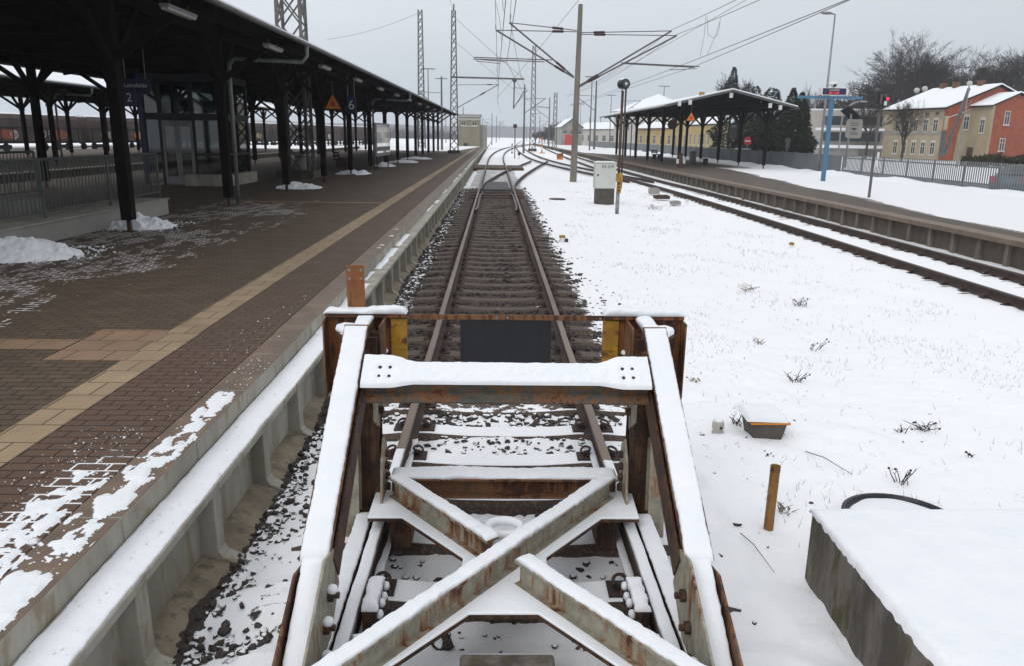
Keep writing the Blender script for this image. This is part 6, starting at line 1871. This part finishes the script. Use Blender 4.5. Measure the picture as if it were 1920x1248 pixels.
# ochre building behind the right canopy
A, B, Cc, D_ = XY(1283, 128), XY(1385, 104), XY(1412, 112), XY(1310, 138)
t, _ = block('station_building', 'long low ochre building with a snowy roof behind the right canopy', 'building', (A, B, Cc, D_), .1, 4.3, 'plaster_o', 1.5)
row_windows(t, A, B, 11, 2.2, .8, 1.7)
A, B, Cc, D_ = XY(1196, 150), XY(1262, 134), XY(1290, 150), XY(1222, 166)
t, _ = block('station_building', 'smaller ochre building left of the long one behind the canopy posts', 'building', (A, B, Cc, D_), .1, 3.9, 'plaster_o', 1.1)
row_windows(t, A, B, 5, 2.0, 1.2, 1.5)
A, B, Cc, D_ = XY(1262, 132), XY(1290, 126), XY(1310, 140), XY(1282, 146)
t, _ = block('station_building', 'taller ochre block behind the hanging clock', 'building', (A, B, Cc, D_), .1, 6.3, 'plaster_o', .9)
row_windows(t, A, B, 3, 1.9, .9, 1.9); row_windows(t, A, B, 3, 4.6, .9, 1.4)
A, B, Cc, D_ = XY(1150, 190), XY(1265, 168), XY(1312, 190), XY(1200, 214)
t, P4 = block('large_building', 'big pale plastered building with a peaked snowy roof behind the right canopy', 'building', (A, B, Cc, D_), .0, 8.2, 'plaster_w', 4.0, hip=True)
row_windows(t, A, B, 6, 4.9, 1.1, 1.9)
A, B, Cc, D_ = XY(1085, 225), XY(1155, 205), XY(1180, 225), XY(1110, 245)
t, _ = block('shed', 'long low shed with a snowy lean roof left of the big pale building', 'building', (A, B, Cc, D_), .0, 4.3, 'plaster_w', 1.8)
row_windows(t, A, B, 5, 2.0, 2.0, 1.6)
A, B, Cc, D_ = XY(1040, 205), XY(1052, 190), XY(1092, 192), XY(1080, 207)
t, _ = block('workshop', 'grey gabled workshop with a red door behind the concrete mast', 'building', (A, B, Cc, D_), .0, 4.4, 'plaster_g', 2.0)
p = Vector((*B, 0)).lerp(Vector((*Cc, 0)), .25); mb = MB(); mb.box((p.x, p.y - .1, 1.5), (2.6, .1, 2.6)); mb.build('door', 'redsign', t)
row_windows(t, B, Cc, 3, 3.4, 1.2, 1.0)
# white modern building
A, B, Cc, D_ = XY(1512, 112), XY(1665, 108), XY(1672, 124), XY(1520, 128)
t, _ = block('office_building', 'white flat roofed building with a dark window band behind the blue stand', 'building', (A, B, Cc, D_), .2, 6.4, 'plaster_w', 0)
for z0 in (2.2, 4.3):
    mb = MB(); mb.b2(A[0] + .6, B[0] - 1.5, 107.2, 108.1, z0, z0 + 1.2); mb.build('window_band', 'glass', t)
mb = MB(); mb.b2(A[0] - .4, B[0] + .2, 106.9, 108.2, 3.62, 3.95); mb.b2(A[0] - .4, B[0] + .2, 105.9, 108.2, 1.3, 1.7); mb.build('canopy_slab', 'snow', t)
mb = MB(); mb.b2(A[0] - .2, A[0] + 5, 106.4, 107, .2, 1.3); mb.build('porch', 'plaster_g', t)
# signal box at the end of the left platform
t, _ = block('signal_box', 'khaki flat roofed signal box at the far end of the left platform', 'building', ((-6.9, 150), (-2.9, 150), (-2.9, 158), (-6.9, 158)), -.2, 5.6, 'boxplaster', 0)
mb = MB(); mb.b2(-7.15, -2.65, 149.7, 158.3, 5.78, 6.05); mb.build('roof_slab', 'plaster_g', t)
mb = MB(); mb.b2(-6.95, -2.85, 149.9, 150.0, 5.1, 5.3); mb.b2(-6.4, -3.4, 149.88, 150, 3.85, 4.0); mb.build('belt', 'frame_w', t)
for xx, ww in ((-6.0, .9), (-3.9, 1.0)): window(t, (xx, 149.99, 4.5), ww, .9, (1, 0, 0), (0, -1, 0))
mb = MB(); mb.b2(-5.9, -5.2, 149.9, 150, .2, .8); mb.build('vent', 'black', t)
mb = MB(); mb.b2(-2.9, -1.6, 151, 157, -.2, 4.2); mb.build('annex', 'plaster_g', t)
# signs behind the fence
p = atY(1402, 265, 80)
t = thing('road_sign', 'round red no entry sign on a post behind the grey fence', 'road sign', (p.x, 80, .2))
mb = MB(); mb.tube([(p.x, 80, .2), p], .05, 6); mb.build('post', 'galv', t)
mb = MB(); mb.tube([p + Vector((0, -.05, 0)), p + Vector((0, -.08, 0))], .42, 20); fc = mb.build('face', 'redsign', t)
mb = MB(); mb.box(p + Vector((0, -.085, 0)), (.6, .01, .14)); mb.build('bar', 'white', fc)
p = atY(1375, 246, 60)
t = thing('info_board', 'upright grey green board hanging by the right canopy back posts', 'board', p)
mb = MB(); mb.box(p, (.5, .06, 1.0)); mb.build('panel', 'greyrail', t); mb = MB(); mb.box(p + Vector((0, -.04, .35)), (.4, .02, .15)); mb.build('heading', 'galv', t)
p = atY(1477, 266, 58)
t = thing('post_sign', 'small round sign on a thin post before the dark cypresses', 'road sign', (p.x, 58, .2))
mb = MB(); mb.tube([(p.x, 58, .2), p], .035, 6); mb.build('post', 'galv', t); mb = MB(); mb.tube([p + Vector((0, -.03, .05)), p + Vector((0, .0, .05))], .22, 16); mb.box(p + Vector((0, -.02, -.35)), (.3, .03, .3)); mb.build('face', 'greyrail', t)

# ------------------------------------------------------------------ vehicles
def car(x, y, z, rot, label):
    t = thing('parked_car', label, 'car', (0, 0, 0), 0, 'cars parked behind the grey fence')
    prof = [(-2.1, .35), (-2.15, .75), (-2.0, 1.0), (-1.75, 1.08), (-1.15, 1.50), (.35, 1.52), (1.05, 1.05), (1.95, .88), (2.1, .6), (2.08, .32)]
    rings = []
    for s, ins in ((-.84, .10), (-.80, .02), (-.6, 0), (0, 0), (.6, 0), (.80, .02), (.84, .10)):
        rings.append([Vector((a * (1 - ins * .2), s if b < 1.1 else s * .80, b - (ins * .3 if b > .6 else -ins * .3))) for a, b in prof])
    mb = MB(); mb.rings(rings); q = mb.build('body', 'car', t, smooth=False, bevel=.04); fix_normals(q)
    for s in (-1, 1):
        mb = MB(); mb.prism([(-1.6, s * .80, 1.08), (-1.05, s * .685, 1.44), (.28, s * .685, 1.44), (.9, s * .80, 1.08)], (0, s * .012, 0)); q2 = mb.build('side_window', 'glass', t); fix_normals(q2)
        mb = MB(); mb.box((-2.08, s * .66, .88), (.12, .26, .3)); mb.build('tail_light', 'taillight', t, bevel=.03)
        mb = MB(); mb.box((2.02, s * .6, .74), (.1, .3, .14)); mb.build('headlight', 'frame_w', t, bevel=.03)
        for a in (-1.3, 1.3):
            mb = MB(); mb.tube([(a, s * .70, .31), (a, s * .86, .31)], .31, 18); wl = mb.build('wheel', 'tyre', t)
            mb = MB(); mb.tube([(a, s * .85, .31), (a, s * .872, .31)], .19, 12); mb.build('rim', 'galv', wl)
    mb = MB(); mb.prism([(-1.80, -.62, 1.10), (-1.80, .62, 1.10), (-1.22, .56, 1.46), (-1.22, -.56, 1.46)], Vector((-.03, 0, .03))); q = mb.build('rear_window', 'glass', t); fix_normals(q)
    mb = MB(); mb.prism([(.42, -.56, 1.48), (.42, .56, 1.48), (1.02, .62, 1.09), (1.02, -.62, 1.09)], Vector((.03, 0, .03))); q = mb.build('windscreen', 'glass', t); fix_normals(q)
    t.location = (x, y, z); t.rotation_euler = (0, 0, rot)
    return t
c = car(24.2, 34.8, -.186, R(30), 'blue grey car parked behind the picket fence at the right edge')
copy_tree(c, None, (28.6, 84, -.186), R(95), 'car roof showing above the solid fence left of the no entry sign')
copy_tree(c, None, (26.6, 85, -.186), R(85), 'second car roof further left above the solid fence')
copy_tree(c, None, (24.3, 86, -.186), R(92), 'leftmost car roof above the solid fence behind the canopy posts')

# freight train on the far left tracks
fw = thing('freight_wagon', 'brown high sided freight wagon', 'freight wagon', (0, 0, 0), 0, 'brown freight wagons in the train on the far left')
Lw, Ww = 13.4, 1.45
mb = MB(); mb.prism([(-Lw / 2, -Ww, 1.15), (-Lw / 2, Ww, 1.15), (-Lw / 2, Ww, 2.55), (-Lw / 2, Ww * .95, 3.5), (-Lw / 2, Ww * .7, 3.95), (-Lw / 2, -Ww * .7, 3.95), (-Lw / 2, -Ww * .95, 3.5), (-Lw / 2, -Ww, 2.55)], (Lw, 0, 0)); q = mb.build('body', 'wagon', fw); fix_normals(q)
mb = MB(); mb.b2(-Lw / 2 - .4, Lw / 2 + .4, -1.2, 1.2, .9, 1.148); mb.build('underframe', 'wagonlow', fw)
mb = MB()
for k in range(9): xx = -Lw / 2 + .4 + k * (Lw - .8) / 8; mb.b2(xx - .06, xx + .06, -Ww - .07, -Ww, 1.15, 2.55)
mb.b2(-Lw / 2, Lw / 2, -Ww - .09, -Ww, 2.5, 2.62); mb.build('side_rib', 'wagonlow', fw)
mb = MB(); mb.prism([(-Lw / 2, Ww * .78, 3.8), (-Lw / 2, Ww * .6, 4.06), (-Lw / 2, 0, 4.12), (-Lw / 2, -Ww * .6, 4.06), (-Lw / 2, -Ww * .78, 3.8), (-Lw / 2, 0, 3.9)], (Lw, 0, 0)); q = mb.build('roof_snow', 'snow', fw); fix_normals(q)
for s in (-1, 1):
    for a in (-.9, .9):
        mb = MB()
        mb.tube([(s * 4.4 + a, -.7, .46), (s * 4.4 + a, .7, .46)], .08, 8)
        for yy in (-.75, .75): mb.tube([(s * 4.4 + a, yy - .06, .46), (s * 4.4 + a, yy + .06, .46)], .46, 16)
        mb.build('wheelset', 'wagonlow', fw)
    mb = MB(); mb.b2(s * 4.4 - 1.4, s * 4.4 + 1.4, -1.0, -.86, .35, .75); mb.build('bogie', 'wagonlow', fw)
    for yy in (-.87, .87):
        mb = MB(); mb.tube([(s * (Lw / 2 + .4), yy, 1.0), (s * (Lw / 2 + .75), yy, 1.0)], .2, 12); mb.build('buffer', 'wagonlow', fw)
P0, P1 = Vector((-58.5, 60, -.2)), Vector((-27.5, 196, -.2)); dirv = (P1 - P0).normalized(); ang = math.atan2(dirv.y, dirv.x)
wl_ = ['leftmost brown freight wagon seen between the left canopy posts', 'freight wagon with a pale and a yellow graffiti patch', 'freight wagon with reddish panels and white graffiti letters', 'freight wagon with an orange patch behind the front post', 'freight wagon seen through the lift tower glass', 'freight wagon right of the lift tower', 'freight wagon with pale blue graffiti behind the lattice tower footing', 'freight wagon behind the number six sign', 'second last freight wagon toward the right end of the train', 'last freight wagon at the right end of the train']
graff = [((-3, 1.2, 'plaster_w'),), ((-4.5, 1.5, 'plaster_w'), (1.5, 1.6, 'plaster_y')), ((-4, 3.0, 'redbrick'), (3.5, 2.4, 'redbrick')), ((2, 1.5, 'orangep'), (-4, 1.8, 'plaster_w')), ((0, 2, 'plaster_g'),), ((3, 1.8, 'plaster_o'),), ((-3, 1.5, 'plaster_w'), (2, 1.2, 'galv')), ((1, 1.4, 'plaster_w'),), ((-3, 1.6, 'redbrick'),), ((2, 1.4, 'plaster_g'),)]
for i in range(10):
    o = fw if i == 0 else copy_tree(fw)
    o['label'] = wl_[i]
    pos = P0 + dirv * (14.9 * i); o.location = pos; o.rotation_euler = (0, 0, ang)
    WM[o.name] = Matrix.Identity(4)
    for gx, gw, gm in graff[i]:
        mb = MB(); q = random.Random(i * 7 + int(gx * 3))
        pts = [(gx + gw * .5 * math.cos(a) * q.uniform(.75, 1.1), -Ww - .025, 1.85 + .55 * math.sin(a) * q.uniform(.75, 1.1)) for a in [k / 14 * 6.283 for k in range(14)]]
        mb.prism(pts, (0, .02, 0)); g = mb.build('graffiti', gm, o); fix_normals(g)
    if i in (1, 2):
        writing(('OH', 'TOPS')[i - 1], (.7, 1.1)[i - 1], ((5.0, 1.2)[i - 1], -Ww - .03, 1.85), (1, 0, 0), (0, 0, 1), o, 'plaster_w', 'graffiti_letters')
    WM[o.name] = Matrix.Translation(pos) @ Matrix.Rotation(ang, 4, 'Z')

# air: a thin winter haze over the whole station
HAZE = .0005
m = bpy.data.materials.new('haze'); m.use_nodes = True
nt = m.node_tree; nt.nodes.clear()
out = N(nt, 'ShaderNodeOutputMaterial'); pv = N(nt, 'ShaderNodeVolumePrincipled')
pv.inputs['Color'].default_value = (.80, .84, .90, 1); pv.inputs['Density'].default_value = HAZE; pv.inputs['Anisotropy'].default_value = 0
L(nt, pv.outputs[0], out.inputs['Volume'])
MAT['haze'] = m
mb = MB(); mb.b2(-1600, 1600, -70, 1450, -2, 42)
USE_HAZE = True
if USE_HAZE: struct(mb.build('haze', 'haze'), 'stuff')
scene.cycles.volume_bounces = 2
scene.cycles.max_bounces = 8
